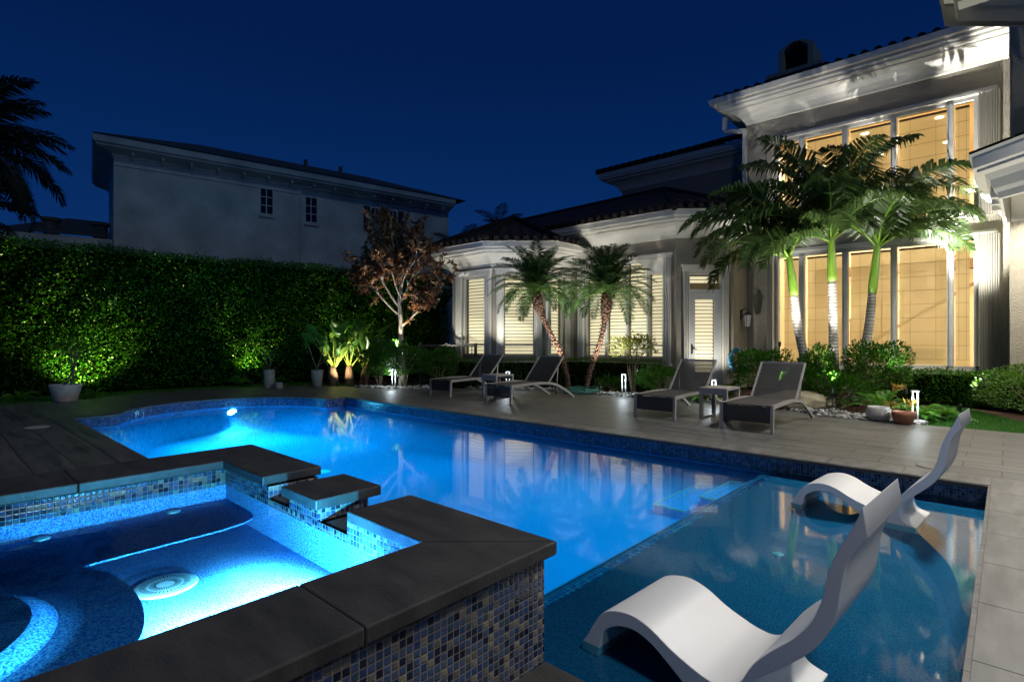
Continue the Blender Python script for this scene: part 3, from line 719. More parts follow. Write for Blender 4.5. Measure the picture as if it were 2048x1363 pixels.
# gutter and downspout
t = MB(); t.sweep([(BX0 - .0, 20), (BX0, 14), (BX1 - .02, 14)], [(.60, 7.02), (.70, 7.02), (.74, 7.13), (.72, 7.14), (.69, 7.05), (.60, 7.05)]); H(t, 'gutter', 'trim')
t = MB(); t.bar((-5.35, 13.9, 6.85), (-5.35, 13.9, 6.52), .09); t.bar((-5.35, 13.9, 6.48), (-4.86, 13.93, 6.40), .09); t.bar((-4.86, 13.93, 6.44), (-4.86, 13.93, 4.6), .09); H(t, 'downspout', 'trim')

def seg_dir(sg):
    L = math.hypot(sg[1][0] - sg[0][0], sg[1][1] - sg[0][1]); return ((sg[1][0] - sg[0][0]) / L, (sg[1][1] - sg[0][1]) / L)
def blinds(mb, p, d, u0, u1, z0, z1, n, pitch=.088):
    z = z0 + .02; nx, ny = d[1], -d[0]
    while z < z1 - .03:
        a = (p[0] + d[0] * u0 + nx * (n + .012), p[1] + d[1] * u0 + ny * (n + .012)); b = (p[0] + d[0] * u1 + nx * (n + .012), p[1] + d[1] * u1 + ny * (n + .012))
        c = (p[0] + d[0] * u1 + nx * (n - .014), p[1] + d[1] * u1 + ny * (n - .014)); e = (p[0] + d[0] * u0 + nx * (n - .014), p[1] + d[1] * u0 + ny * (n - .014))
        sg_ = random.uniform(-.002, .002)
        mb.face([(*a, z + sg_), (*b, z + sg_ * -1), (*c, z + .070), (*e, z + .070)]); z += pitch
def window(sg, u0, u1, z0, z1, mull=(), name='window', arch=None):
    p = sg[0]; d = seg_dir(sg); fr = .045
    m = MB(); m.obox(p, d, u0, u0 + fr, -.13, -.05, z0, z1); m.obox(p, d, u1 - fr, u1, -.13, -.05, z0, z1)
    m.obox(p, d, u0 + fr, u1 - fr, -.13, -.05, z0, z0 + fr); m.obox(p, d, u0 + fr, u1 - fr, -.13, -.05, z1 - fr, z1)
    for q in mull: m.obox(p, d, q - .03, q + .03, -.128, -.04, z0 + fr, z1 - fr)
    m.obox(p, d, u0 + fr, u1 - fr, -.122, -.06, 1.02, 1.055)
    wn = H(m, name, 'metal_white')
    b = MB(); us = [u0 + fr] + list(mull) + [u1 - fr]
    for a, c in zip(us[:-1], us[1:]): blinds(b, p, d, a + .045 if a > u0 + .1 else a + .02, c - .045 if c < u1 - .1 else c - .02, z0 + fr, z1 - fr, -.19)
    H(b, 'blind', 'blind', wn)
    b = MB(); b.obox(p, d, u0, u1, -.28, -.25, z0, z1); H(b, 'gap_shade_backing', 'blindback', wn)  # dark sheet added behind the blind to shade its gaps
    for q in us[:1]:
        g_ = MB(); nx, ny = d[1], -d[0]; a = (p[0] + d[0] * u0 - nx * .09, p[1] + d[1] * u0 - ny * .09); c = (p[0] + d[0] * u1 - nx * .09, p[1] + d[1] * u1 - ny * .09)
        g_.face([(*a, z0), (*c, z0), (*c, z1), (*a, z1)]); H(g_, 'pane', 'glass', wn)
    return wn
def casing(sg, u0, u1, z0, z1, w=.16, top=.12, proj=.05, name='window_casing', sill=True):
    p = sg[0]; d = seg_dir(sg); m = MB()
    for a, b in ((u0 - w, u0), (u1, u1 + w)):
        m.obox(p, d, a, b, .001, proj, z0 - .1, z1)
        for k in range(3): q = a + (b - a) * (k + .5) / 3; m.obox(p, d, q - .012, q + .012, proj, proj + .022, z0 - .1, z1)
    m.obox(p, d, u0 - w - .02, u1 + w + .02, .001, proj + .03, z1 + .001, z1 + top)
    m.obox(p, d, u0 - w - .05, u1 + w + .05, .001, proj + .05, z1 + top + .001, z1 + top + .035)
    if sill: m.obox(p, d, u0 - w - .03, u1 + w + .03, .001, proj + .06, z0 - .16, z0 - .101)
    return H(m, name, 'trim')
o = ops['L']; window(tL, *o); casing(tL, *o, w=.22)
o = ops['F']; window(tF, *o); casing(tF, *o, w=.16)
o = ops['R']; window(tR, *o); casing(tR, *o, w=.15)
o = ops['W']; window(lowW, o[0], o[1], o[2], o[3], mull=(1.0, 1.62, 2.22))
casing(lowW, o[0], o[1], o[2], o[3], w=.2, top=.07)
# arched spandrels of the broad window
m = MB(); d = seg_dir(lowW); p = lowW[0]
def spandrel(ua, ub, zs, zt, uc, rr, side):
    pts = []; n = 8
    for k in range(n + 1):
        a = PI / 2 * k / n; pts.append((uc + side * rr * math.cos(a), zs + (zt - zs) * math.sin(a)))
    poly = [(ua, zs)] + ([] if side else []) + pts + [(uc, zt + .001), (ua, zt + .001)]
    n0 = -.03; n1 = -.001
    v = []; nx, ny = d[1], -d[0]
    for n_ in (n0, n1): v += [(p[0] + d[0] * u + nx * n_, p[1] + d[1] * u + ny * n_, z) for u, z in poly]
    k = len(poly); m.mesh(v, [tuple(range(k)), tuple(range(2 * k - 1, k - 1, -1))] + [(i, (i + 1) % k, (i + 1) % k + k, i + k) for i in range(k)])
spandrel(2.66, 2.66, 2.78, 3.16, 1.62, .62, 1); spandrel(.34, .34, 2.78, 3.16, 1.62, .62, -1)
H(m, 'arched_header', 'trim')
# door ------------------------------------------------------------------
p = cham[0]; d = seg_dir(cham)
dm = MB(); u0, u1 = .33, 1.07
for a, b, z0, z1 in ((u0, .47, .10, 2.3), (.93, u1, .10, 2.3), (.47, .93, .10, .36), (.47, .93, 2.15, 2.3)): dm.obox(p, d, a, b, -.10, -.05, z0, z1)
dr = H(dm, 'door', 'metal_white')
b = MB(); blinds(b, p, d, .475, .925, .38, 2.14, -.14); H(b, 'blind', 'blind', dr)
b = MB(); b.obox(p, d, .31, 1.09, -.24, -.21, .1, 2.8); H(b, 'gap_shade_backing', 'blindback', dr)
b = MB(); b.obox(p, d, .375, .41, -.05, -.03, .84, 1.06); b.obox(p, d, .38, .50, -.03, -.012, .945, .965); H(b, 'handle', 'black', dr)
dm = MB()
for a, b_, z0, z1 in ((.31, u0, .08, 2.8), (u1, 1.09, .08, 2.8), (u0, u1, 2.31, 2.38), (u0, u1, 2.74, 2.8), (u0, u1, .08, .098)): dm.obox(p, d, a, b_, -.14, -.03, z0, z1)
tf = H(dm, 'door_frame', 'metal_white'); b = MB(); blinds(b, p, d, u0 + .02, u1 - .02, 2.52, 2.73, -.14); H(b, 'transom_blind', 'blind', tf)
casing(cham, .31, 1.09, .18, 2.80, w=.15, top=.12, name='door_casing', sill=False)
t = MB(); t.obox(p, d, .15, 1.25, .06, .5, -.05, .06); H(t, 'door_step', 'stone')

# big window bay -----------------------------------------------------------
tall = ((BX0, 14), (BX1, 14)); p = tall[0]; d = (1.0, 0.0)
mulls = [1.21, 2.10, 3.0, 3.94]
for z0, z1, nm in ((.58, 3.22, 'lower_window'), (3.66, 5.98, 'upper_window')):
    m = MB(); m.obox(p, d, BL, BL + .06, -.16, -.02, z0, z1); m.obox(p, d, BR - .06, BR, -.16, -.02, z0, z1)
    m.obox(p, d, BL + .06, BR - .06, -.16, -.02, z0, z0 + .07); m.obox(p, d, BL + .06, BR - .06, -.16, -.02, z1 - .07, z1)
    for q in mulls: m.obox(p, d, q - .055, q + .055, -.155, .015, z0 + .07, z1 - .07)
    for q in mulls: m.obox(p, d, q - .02, q + .02, .015, .03, z0 + .07, z1 - .07)
    wn = H(m, nm, 'metal_white')
    g_ = MB(); g_.face([(BX0 + BL, 14.08, z0), (BX0 + BR, 14.08, z0), (BX0 + BR, 14.08, z1), (BX0 + BL, 14.08, z1)]); H(g_, 'pane', 'glass', wn)
    edges = [BL + .06] + mulls + [BR - .06]
    s_ = MB(); c_ = MB(); v_ = MB()
    for a, b_ in zip(edges[:-1], edges[1:]):
        a += .07; b_ -= .07
        s_.face([(BX0 + a, 14.24, z0 + .07), (BX0 + b_, 14.24, z0 + .07), (BX0 + b_, 14.24, z1 - .1), (BX0 + a, 14.24, z1 - .1)])
        zz = z0 + .07 + .12
        while zz < z1 - .15:
            c_.box(BX0 + a, BX0 + b_, 14.225, 14.232, zz - .0025, zz + .0025); zz += .29
        for q in (.24, .78): c_.box(BX0 + a + (b_ - a) * q - .0018, BX0 + a + (b_ - a) * q + .0018, 14.217, 14.222, z0 + .2, z1 - .1)
        v_.box(BX0 + a, BX0 + b_, 14.2, 14.25, z1 - .13, z1 - .09)
    H(s_, 'sheer_shade', 'shade', wn); H(c_, 'shade_battens', 'wood', wn); H(v_, 'shade_headrail', 'wood', wn)
    t = MB(); t.obox(p, d, BL - .12, BR + .3, .001, .06, z1 + .005, z1 + .055); t.obox(p, d, BL - .10, BR + .28, .001, .04, z1 + .056, z1 + .10); H(t, 'window_header_moulding', 'trim', wn)
    t = MB(); t.obox(p, d, BL - .1, BR + .05, .001, .10, z0 - .09, z0 - .003); H(t, 'window_sill', 'trim', wn)
    # folded accordion storm shutters at both jambs
    for side, (ua, ub) in (('r', (BR + .01, BR + .33)), ('l', (BL - .18, BL - .02))):
        t = MB(); n = 9 if side == 'r' else 4; pts = []
        for k in range(2 * n + 1): pts.append((p[0] + ua + (ub - ua) * k / (2 * n), 14 - (.13 if k % 2 else .02)))
        t.strip(pts, z0 - .07, z1 - .0); H(t, 'storm_shutter', 'trim', wn)
t = MB()   # interior: floor, ceiling, back and side walls
t.mesh([(-4.5, 14.3, .1), (-.2, 14.3, .1), (-.2, 19.5, .1), (-4.5, 19.5, .1)], [(0, 1, 2, 3)]); H(t, 'interior_floor', 'floorwood')
t = MB(); t.mesh([(-4.5, 19.5, .1), (-.2, 19.5, .1), (-.2, 19.5, 6.25), (-4.5, 19.5, 6.25)], [(0, 3, 2, 1)])
t.mesh([(-4.5, 14.3, .1), (-4.5, 19.5, .1), (-4.5, 19.5, 6.25), (-4.5, 14.3, 6.25)], [(0, 1, 2, 3)]); t.mesh([(-.2, 14.3, .1), (-.2, 19.5, .1), (-.2, 19.5, 6.25), (-.2, 14.3, 6.25)], [(3, 2, 1, 0)])
t.mesh([(-4.5, 14.3, 6.25), (-.2, 14.3, 6.25), (-.2, 19.5, 6.25), (-4.5, 19.5, 6.25)], [(3, 2, 1, 0)]); H(t, 'interior_wall', 'interior')
t = MB()
for k in range(14): t.bar((-3.9 + k * .25, 18.4, .5 + k * .17), (-3.9 + k * .25, 18.4, 1.4 + k * .17), .03)
t.bar((-3.95, 18.4, 1.38), (-.6, 18.4, 3.66), .06); t.bar((-3.95, 18.45, .4), (-.6, 18.45, 2.68), .25, .06)
t.box(-4.4, -.3, 18.9, 19.3, 3.1, 3.35); H(t, 'stair_railing', 'wood')
for x in (-1.16, -2.6, -4.0):
    for y in (15.7, 17.8):
        t = MB(); t.lathe([(.075, 6.235), (.075, 6.245)], (x, y, 0), 16); H(t, 'ceiling_downlight', 'downlight')
t = MB(); t.box(-2.9, -1.2, 16.6, 17.4, .12, .55); t.box(-2.9, -1.2, 17.4, 17.55, .12, .95); H(t, 'sofa', 'dkconcrete')

# right-hand covered porch with near upper eave -----------------------------
pp = [(-.02, 13.0), (-.06, 10.78), (.95, 9.75), (11.0, 9.75)]
t = MB(); t.sweep(pp, [(0, 3.26), (.04, 3.27), (.06, 3.36), (.10, 3.42), (.14, 3.55), (.20, 3.64), (.28, 3.68), (.28, 3.72), (.33, 3.74), (.34, 3.90), (.38, 3.95), (-.35, 3.96), (-.35, 3.26)])
H(t, 'porch_beam', 'trim')
for k in range(3):
    yy = 11.0 + k * .55; t = MB(); t.box(-.20, -.07, yy, yy + .12, 3.34, 3.66); H(t, 'porch_bracket', 'trim')
t = MB(); t.prism([(-.0, 13.0), (-.05, 10.9), (1.0, 9.85), (11, 9.85), (11, 13.0)], 3.90, 3.94); H(t, 'porch_ceiling', 'trim')
t = MB(); roof(t, [(-.42, 13.0, 3.99), (-.44, 10.62, 3.99), (1.6, 13.0, 4.9)]); roof(t, [(-.44, 10.62, 3.99), (.85, 9.35, 3.99), (2.4, 11.5, 4.9), (1.6, 13.0, 4.9)][:4])
roof(t, [(.85, 9.35, 3.99), (11, 9.35, 3.99), (11, 11.5, 4.9), (2.4, 11.5, 4.9)])
H(t, 'porch_roof', 'roof')
t = MB(); t.bar((3.6, 9.95, 0), (3.6, 9.95, 3.26), .34); H(t, 'porch_column', 'trim')
t = MB(); t.bar((8.6, 9.95, 0), (8.6, 9.95, 3.26), .34); H(t, 'porch_column', 'trim')
t = MB(); t.lathe([(.15, 3.86), (.15, 3.89)], (.55, 11.6, 0), 20); H(t, 'porch_downlight', 'porchlamp')
ue = [(-.69, 5.0), (-.69, 10.2), (.61, 11.40), (3.4, 11.40)]
t = MB(); t.sweep(ue[::-1], [(0, 5.80), (0, 6.10), (-.08, 6.12), (-.30, 6.12), (-.30, 6.02), (-.18, 6.0), (-.14, 5.80)]) 
H(t, 'near_eave_fascia', 'trim')
t = MB(); t.prism([(-.50, 5.0), (3.4, 5.0), (3.4, 11.2), (.68, 11.2), (-.50, 10.12)], 6.04, 6.2); H(t, 'near_eave_soffit', 'trim')
for k in range(5): t = MB(); t.box(-.52, .35, 5.3 + k * 1.1, 5.55 + k * 1.1, 5.86, 6.03); H(t, 'near_eave_rafter', 'trim')
t = MB(); t.box(.36, .7, 5.0, 11.0, 5.7, 6.03); H(t, 'near_eave_beam', 'trim')

# wall sconce
sc = thing('wall_lantern', 'black unlit carriage lantern with frosted glass on wall right of the glazed door', 'wall lamp', (-4.83, 13.57, 1.67))
t = MB(); t.box(.0, .025, -.05, .05, .0, .24); t.tube([(.02, 0, .2), (.08, 0, .27), (.15, 0, .25), (.16, 0, .2)], .009, 6); part(t, 'bracket', 'black', sc)
t = MB(); t.lathe([(.115, .0), (.11, .02), (.03, .075), (.012, .09)], (.16, 0, .10), 4); part(t, 'cap', 'black', sc)
t = MB(); t.lathe([(.055, -.18), (.085, .10)], (.16, 0, .0), 4); part(t, 'lamp_glass', 'frost', sc)
t = MB()
for k in range(4):
    a = PI / 2 * k; t.bar((.16 + .058 * math.cos(a), .058 * math.sin(a), -.18), (.16 + .09 * math.cos(a), .09 * math.sin(a), .10), .010)
t.lathe([(.062, -.20), (.062, -.18)], (.16, 0, 0), 4); part(t, 'lantern_frame', 'black', sc)
# flood light on the bay
fl = thing('flood_light', 'white twin-head security floodlight under the left corner of the bay cornice', 'flood light', (-10.75, 9.97, 2.96))
t = MB(); t.lathe([(.05, 0), (.05, .03)], (0, 0, 0), 14); t.v = [(x, -z, y) for x, y, z in t.v]; part(t, 'base', 'plastic_white', fl)
for sx in (-1, 1):
    t = MB(); t.tube([(sx * .02, -.04, 0), (sx * .08, -.09, .0), (sx * .15, -.20, -.05)], [.02, .05, .062], 12); part(t, 'lamp_head', 'plastic_white', fl, smooth=True)

# side fence gate left of the bay
fe = thing('picket_fence', 'dark bronze metal picket fence with gate between the shrubs and the breakfast bay', 'fence', (-11.6, 9.0, 0))
fd = Vector((.737, .676))
for u in (0, .72, 1.5):
    t = MB(); t.bar((fd.x * u, fd.y * u, 0), (fd.x * u, fd.y * u, 1.08), .06); part(t, 'post', 'fence', fe)
t = MB(); t.bar((0, 0, 1.02), (fd.x * 1.5, fd.y * 1.5, 1.02), .03, .04); t.bar((0, 0, .1), (fd.x * 1.5, fd.y * 1.5, .1), .03, .04); part(t, 'rail', 'fence', fe)
for k in range(1, 15):
    if k == 7: continue
    u = k * .1; t = MB(); t.bar((fd.x * u, fd.y * u, .1), (fd.x * u, fd.y * u, 1.02), .016); part(t, 'picket', 'fence', fe)

# ------------------------------------------------------------------ NEIGHBOUR HOUSE
hd = R(9.6); nd_ = (math.sin(hd), math.cos(hd)); NP = (-23.63, 4.66)
nh = thing('neighbour_house', 'dim grey stucco two-storey house with low tiled roof behind the tall hedge', 'house', (NP[0], NP[1], 0))
def N(mb, name, mat, par=None, **k):
    o = under(mb, name, mat, nh, (NP[0], NP[1], 0), **k)
    if par: o.parent = par
    return o
def npt(u, n): return (NP[0] + nd_[0] * u + nd_[1] * n, NP[1] + nd_[1] * u - nd_[0] * n)
t = MB(); wall_seg(t, NP, npt(6.55, 0), 0, 8.0, [(4.86, 5.41, 6.36, 7.48)]); 
wall_seg(t, npt(6.55, -.12), npt(14, -.12), 0, 8.0, [(.17, .73, 6.28, 7.42), (3.2, 3.65, 6.3, 7.4), (4.1, 4.55, 6.3, 7.4)])
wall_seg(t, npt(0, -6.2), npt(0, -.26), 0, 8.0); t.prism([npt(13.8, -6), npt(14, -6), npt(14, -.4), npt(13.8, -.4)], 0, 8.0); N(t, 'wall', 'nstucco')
npath = [npt(0, -6.2), npt(0, 0), npt(6.55, 0), npt(14, -.0)]
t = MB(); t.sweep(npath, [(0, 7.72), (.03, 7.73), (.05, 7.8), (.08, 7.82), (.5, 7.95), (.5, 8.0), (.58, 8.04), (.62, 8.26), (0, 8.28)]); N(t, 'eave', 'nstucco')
for k in range(15):
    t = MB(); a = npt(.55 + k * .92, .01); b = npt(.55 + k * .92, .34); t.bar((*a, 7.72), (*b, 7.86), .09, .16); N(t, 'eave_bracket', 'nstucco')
t = MB(); e0, e1, e2, e3 = npt(-.6, .68), npt(14.6, .68), npt(10.8, -3.1), npt(3.2, -3.1); e4 = npt(-.6, -6.8)
t.mesh([(*e0, 8.28), (*e1, 8.28), (*e2, 9.7), (*e3, 9.7), (*e4, 8.28), (*npt(14.6, -6.8), 8.28)], [(0, 1, 2, 3), (4, 0, 3), (1, 5, 2), (5, 4, 3, 2)]); N(t, 'roof', 'nroof')
for u in (7.0, 8.6):
    t = MB(); q = npt(u, -.9); t.tube([(*q, 8.8), (*q, 9.25)], .09, 8); N(t, 'roof_vent', 'nroof')
def nwin(u0, u1, z0, z1, n):
    t = MB(); f_ = .045
    for a, b, c, d_ in ((u0 - f_, u0, z0 - f_, z1 + f_), (u1, u1 + f_, z0 - f_, z1 + f_), (u0, u1, z0 - f_, z0), (u0, u1, z1, z1 + f_)): t.obox(NP, nd_, a, b, n - .04, n + .03, c, d_)
    um = (u0 + u1) / 2; t.obox(NP, nd_, um - .018, um + .018, n - .05, n - .01, z0, z1)
    for k in (1, 2): zz = z0 + (z1 - z0) * k / 3; t.obox(NP, nd_, u0, u1, n - .052, n - .012, zz - .015, zz + .015)
    wn = N(t, 'window', 'metal_white'); t = MB(); t.obox(NP, nd_, u0, u1, n - .12, n - .06, z0, z1); N(t, 'pane', 'npane', wn)
M['npane'] = noisy('dark_window_glass', (.006, .008, .014), (.01, .012, .02), 2, .08)
nwin(4.90, 5.37, 6.40, 7.44, 0); nwin(6.76, 7.24, 6.32, 7.38, -.12); nwin(9.79, 10.16, 6.34, 7.36, -.12); nwin(10.69, 11.06, 6.34, 7.36, -.12)
for u in (9.4, 10.25, 11.15):
    t = MB(); t.obox(NP, nd_, u, u + .3, -.10, -.06, 6.3, 7.4); N(t, 'shutter', 'black')
t = MB(); a, b, c_, d_ = npt(-3.4, -1.0), npt(-.1, -1.0), npt(-.1, -5), npt(-3.4, -5)
t.mesh([(*a, 4.9), (*b, 4.95), (*c_, 6.2), (*npt(-1.4, -5), 6.2), (*d_, 4.9)], [(0, 1, 2, 3), (0, 3, 4)]); N(t, 'lower_roof', 'nroof')
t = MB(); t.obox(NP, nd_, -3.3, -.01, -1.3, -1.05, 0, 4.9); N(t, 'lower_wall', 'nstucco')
t = MB(); q = npt(6.48, .06); t.tube([(*q, 0), (*q, 7.7)], .045, 8); N(t, 'downpipe', 'nstucco')
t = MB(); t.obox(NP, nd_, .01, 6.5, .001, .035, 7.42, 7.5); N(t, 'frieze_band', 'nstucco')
for a_, b_, c_ in ((4.82, 5.45, 6.34), (6.68, 7.32, 6.26)):
    t = MB(); t.obox(NP, nd_, a_, b_, (.001 if a_ < 6 else -.119), (.09 if a_ < 6 else -.03), c_ - .09, c_ - .02); N(t, 'window_sill', 'nstucco')
for u in (-1.8, -.35):
    q = npt(u, -2.2); t = MB(); t.tube([(*q, 5.0), (*q, 5.55)], .24, 12); t.lathe([(.31, 5.55), (.31, 5.66)], (*q, 0), 12); N(t, 'chimney_pot', 'nroof')
# two further roofs
dh = thing('distant_house', 'dark low-pitched roof beyond the copper-leaved tree, between the two houses', 'house', (-30, 28, 0))
t = MB(); t.mesh([(-10, 0, 7.4), (14, 0, 7.4), (9, 6, 9.4), (-5, 6, 10.1), (-10, 12, 7.4), (14, 12, 7.4)], [(0, 1, 2, 3), (4, 0, 3), (1, 5, 2), (5, 4, 3, 2)]); part(t, 'roof', 'nroof', dh)
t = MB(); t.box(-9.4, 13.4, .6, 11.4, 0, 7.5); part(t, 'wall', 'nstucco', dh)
dh2 = thing('gabled_house', 'small dark gable of a far house peeping above the bay roof', 'house', (-26.5, 33, 0))
t = MB(); t.mesh([(-4, 0, 9.0), (5, 3, 9.0), (.3, 1.5, 10.3), (-5.5, 5, 9.0), (3.5, 8, 9.0), (-1.2, 6.5, 10.3)], [(0, 1, 2), (0, 2, 5, 3), (1, 4, 5, 2), (3, 5, 4)]); part(t, 'roof', 'nroof', dh2)
t = MB(); t.prism([(-3.8, .2), (4.8, 3.1), (3.3, 7.8), (-5.2, 4.9)], 0, 9.0); part(t, 'wall', 'nstucco', dh2)

# ------------------------------------------------------------------ VEGETATION
# tall hedge
hh = R(7.2); hdv = np.array([math.sin(hh), math.cos(hh)]); hn = np.array([hdv[1], -hdv[0]]); HP = np.array([-14.98, 1.07])
hedge = thing('tall_hedge', 'tall clipped green hedge wall behind the pool, lit yellow-green from below', 'hedge', (HP[0], HP[1], 0))
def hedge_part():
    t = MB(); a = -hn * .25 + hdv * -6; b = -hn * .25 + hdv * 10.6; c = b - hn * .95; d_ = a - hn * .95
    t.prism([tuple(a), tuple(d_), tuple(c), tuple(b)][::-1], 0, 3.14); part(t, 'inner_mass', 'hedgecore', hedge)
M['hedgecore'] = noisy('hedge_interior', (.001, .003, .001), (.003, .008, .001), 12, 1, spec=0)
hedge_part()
n = 100000
u = rng.uniform(-5.5, 10.8, n); top = 3.22 + .03 * np.sin(u * 1.3) + .02 * np.sin(u * 4.1)
zz = rng.uniform(0.02, 1, n) * top; dep = rng.normal(0, .07, n) + .07 * np.sin(u * 2.3 + zz * 1.9) + .06 * np.sin(u * 5.3 - zz * 3.7) - .04
ntp = 18000; sel = np.arange(n) < ntp
dep = np.where(sel, -rng.uniform(0, 1.1, n), dep); zz = np.where(sel, top + rng.normal(0, .05, n) - .02, zz)
endm = (np.arange(n) >= ntp) & (np.arange(n) < ntp + 6000); u = np.where(endm, 10.75 + rng.normal(0, .05, n), u); dep = np.where(endm, -rng.uniform(-.05, 1.1, n), dep)
keep = (np.sin(u * 6.1 + 3 * np.sin(zz * 2.7)) * np.sin(zz * 7.3 + 2 * np.sin(u * 3.3)) > -.6) | (rng.random(n) < .6)
u, dep, zz = u[keep], dep[keep], zz[keep]; n = len(u)
P = np.c_[hdv[0] * u + hn[0] * dep, hdv[1] * u + hn[1] * dep, zz]
D = np.c_[hn[0] * .7 + rng.normal(0, .6, n), hn[1] * .7 + rng.normal(0, .6, n), rng.normal(.0, .55, n)]
quads_mesh('foliage', leaves(P, D, .060, .6), 'hedge', hedge)

def low_hedge(name, label, path, width, h, nleaf, mat='boxwood', size=.03):
    x0, y0 = path[0]
    o = thing(name, label, 'hedge', (x0, y0, 0)); V = []
    Ls = [math.hypot(b[0] - a[0], b[1] - a[1]) for a, b in zip(path[:-1], path[1:])]; tot = sum(Ls)
    t = MB()
    for (a, b), L in zip(zip(path[:-1], path[1:]), Ls):
        dx, dy = (b[0] - a[0]) / L, (b[1] - a[1]) / L; nx, ny = dy, -dx; m = int(nleaf * L / tot); hw = width / 2
        t.obox((a[0] - x0, a[1] - y0), (dx, dy), -.02, L + .02, -hw + .06, hw - .06, 0, h - .06)
        u = rng.uniform(-.12, L + .12, m); side = rng.uniform(0, 1, m)
        nn = np.where(side < .45, hw + rng.normal(0, .025, m), np.where(side < .9, rng.uniform(-hw, hw, m), -hw + rng.normal(0, .03, m)))
        z = np.where((side >= .45) & (side < .9), h + rng.normal(0, .025, m) + .02 * np.sin(u * 7), rng.uniform(.0, h, m))
        P = np.c_[a[0] - x0 + dx * u + nx * nn, a[1] - y0 + dy * u + ny * nn, z]
        D = np.c_[nx * .5 + rng.normal(0, .6, m), ny * .5 + rng.normal(0, .6, m), rng.normal(.5, .5, m)]
        V.append(leaves(P, D, size, .5))
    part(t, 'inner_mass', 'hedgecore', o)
    quads_mesh('foliage', np.concatenate(V), mat, o); return o
low_hedge('boxwood_hedge', 'low clipped boxwood hedge under the white bay and garden wing windows', [(-11.5, 9.42), (-9.62, 9.42), (-8.42, 10.5), (-8.3, 11.5), (-6.0, 11.62)], .55, .66, 17000)
low_hedge('clipped_hedge', 'low leafy hedge below the tall window at the right, fading into shadow', [(-2.1, 13.3), (-.3, 13.1), (.9, 12.2)], .7, .56, 9000, 'shrub', .045)

def shrub(name, label, c, rad, n, size, mat='shrub', stems=5, cat='shrub', hollow=.45, wr=.5, droop=.0, lump=.25):
    o = thing(name, label, cat, (c[0], c[1], 0))
    d = unit(rng.normal(0, 1, (n, 3))); d[:, 2] = np.abs(d[:, 2]) * np.where(rng.random(n) < .25, -.4, 1)
    k = np.array([[rng.uniform(2, 5), rng.uniform(0, 6)] for _ in range(3)])
    l = 1 + lump * (np.sin(d[:, 0] * k[0, 0] + k[0, 1]) * np.sin(d[:, 1] * k[1, 0] + k[1, 1]) + .5 * np.sin(d[:, 2] * k[2, 0] * 2 + k[2, 1]))
    r = (hollow + (1 - hollow) * rng.random(n) ** .5) * l
    P = d * r[:, None] * np.array(rad); P[:, 2] += c[2]; P[:, 2] = np.maximum(P[:, 2], .02)
    quads_mesh('foliage', leaves(P, d + np.array([0, 0, .2]), size, wr, droop), mat, o)
    t = MB()
    for k in range(stems):
        a = 2 * PI * k / stems + random.random(); e = (rad[0] * .5 * math.cos(a), rad[1] * .5 * math.sin(a), c[2] + rad[2] * .3)
        m_ = (e[0] * .45 + random.uniform(-.03, .03), e[1] * .45 + random.uniform(-.03, .03), e[2] * .55)
        t.tube([(.03 * math.cos(a), .03 * math.sin(a), 0), m_, e], [.014, .011, .005], 6)
    part(t, 'stems', 'twig', o); return o
shrub('flowering_shrub', 'large dark glossy shrub around the base of the copper-leaved tree', (-10.9, 7.98, .55), (.75, .6, .62), 5200, .06)
shrub('leafy_shrub', 'dark green bush between the bird of paradise and the copper-leaved tree', (-11.6, 7.75, .55), (.6, .55, .60), 3800, .06)
shrub('trimmed_shrub', 'bushy shrub right of the copper tree trunk, in front of the picket fence', (-10.25, 8.55, .50), (.5, .5, .62), 3400, .055)
shrub('yellow_shrub', 'loose yellow-green croton bush behind the twin-tube path light', (-6.0, 10.45, .95), (.52, .45, .36), 900, .075, 'yshrub', 6, hollow=.2)
shrub('round_bush', 'low dark bush right of the path light, left of the second pair of chaises', (-5.25, 10.35, .28), (.62, .5, .36), 3300, .05)
shrub('ground_cover_bush', 'small sprawling bush under the yellow-green croton', (-6.7, 10.75, .12), (.5, .4, .2), 900, .04)
shrub('ixora_shrub', 'left dark shrub of the palm bed, beside the blue hose', (-3.55, 11.0, .50), (.55, .5, .52), 4200, .06)
shrub('spotlit_shrub', 'bright green spotlit shrub under the three slender palms', (-2.55, 10.9, .42), (.55, .45, .52), 4600, .062)
shrub('tall_shrub', 'dark tall shrub right of the three palms, before the lit window', (-1.75, 11.5, .55), (.55, .5, .58), 4400, .06)
shrub('low_filler_shrub', 'dark shrub filling the bed behind the limestone boulder', (-2.2, 10.7, .25), (.7, .45, .35), 2600, .055)
shrub('clipped_ball_shrub', 'dark rounded shrub in shadow at the right edge of the lawn', (.35, 11.6, .30), (.8, .7, .55), 5200, .04, 'boxwood', lump=.05)
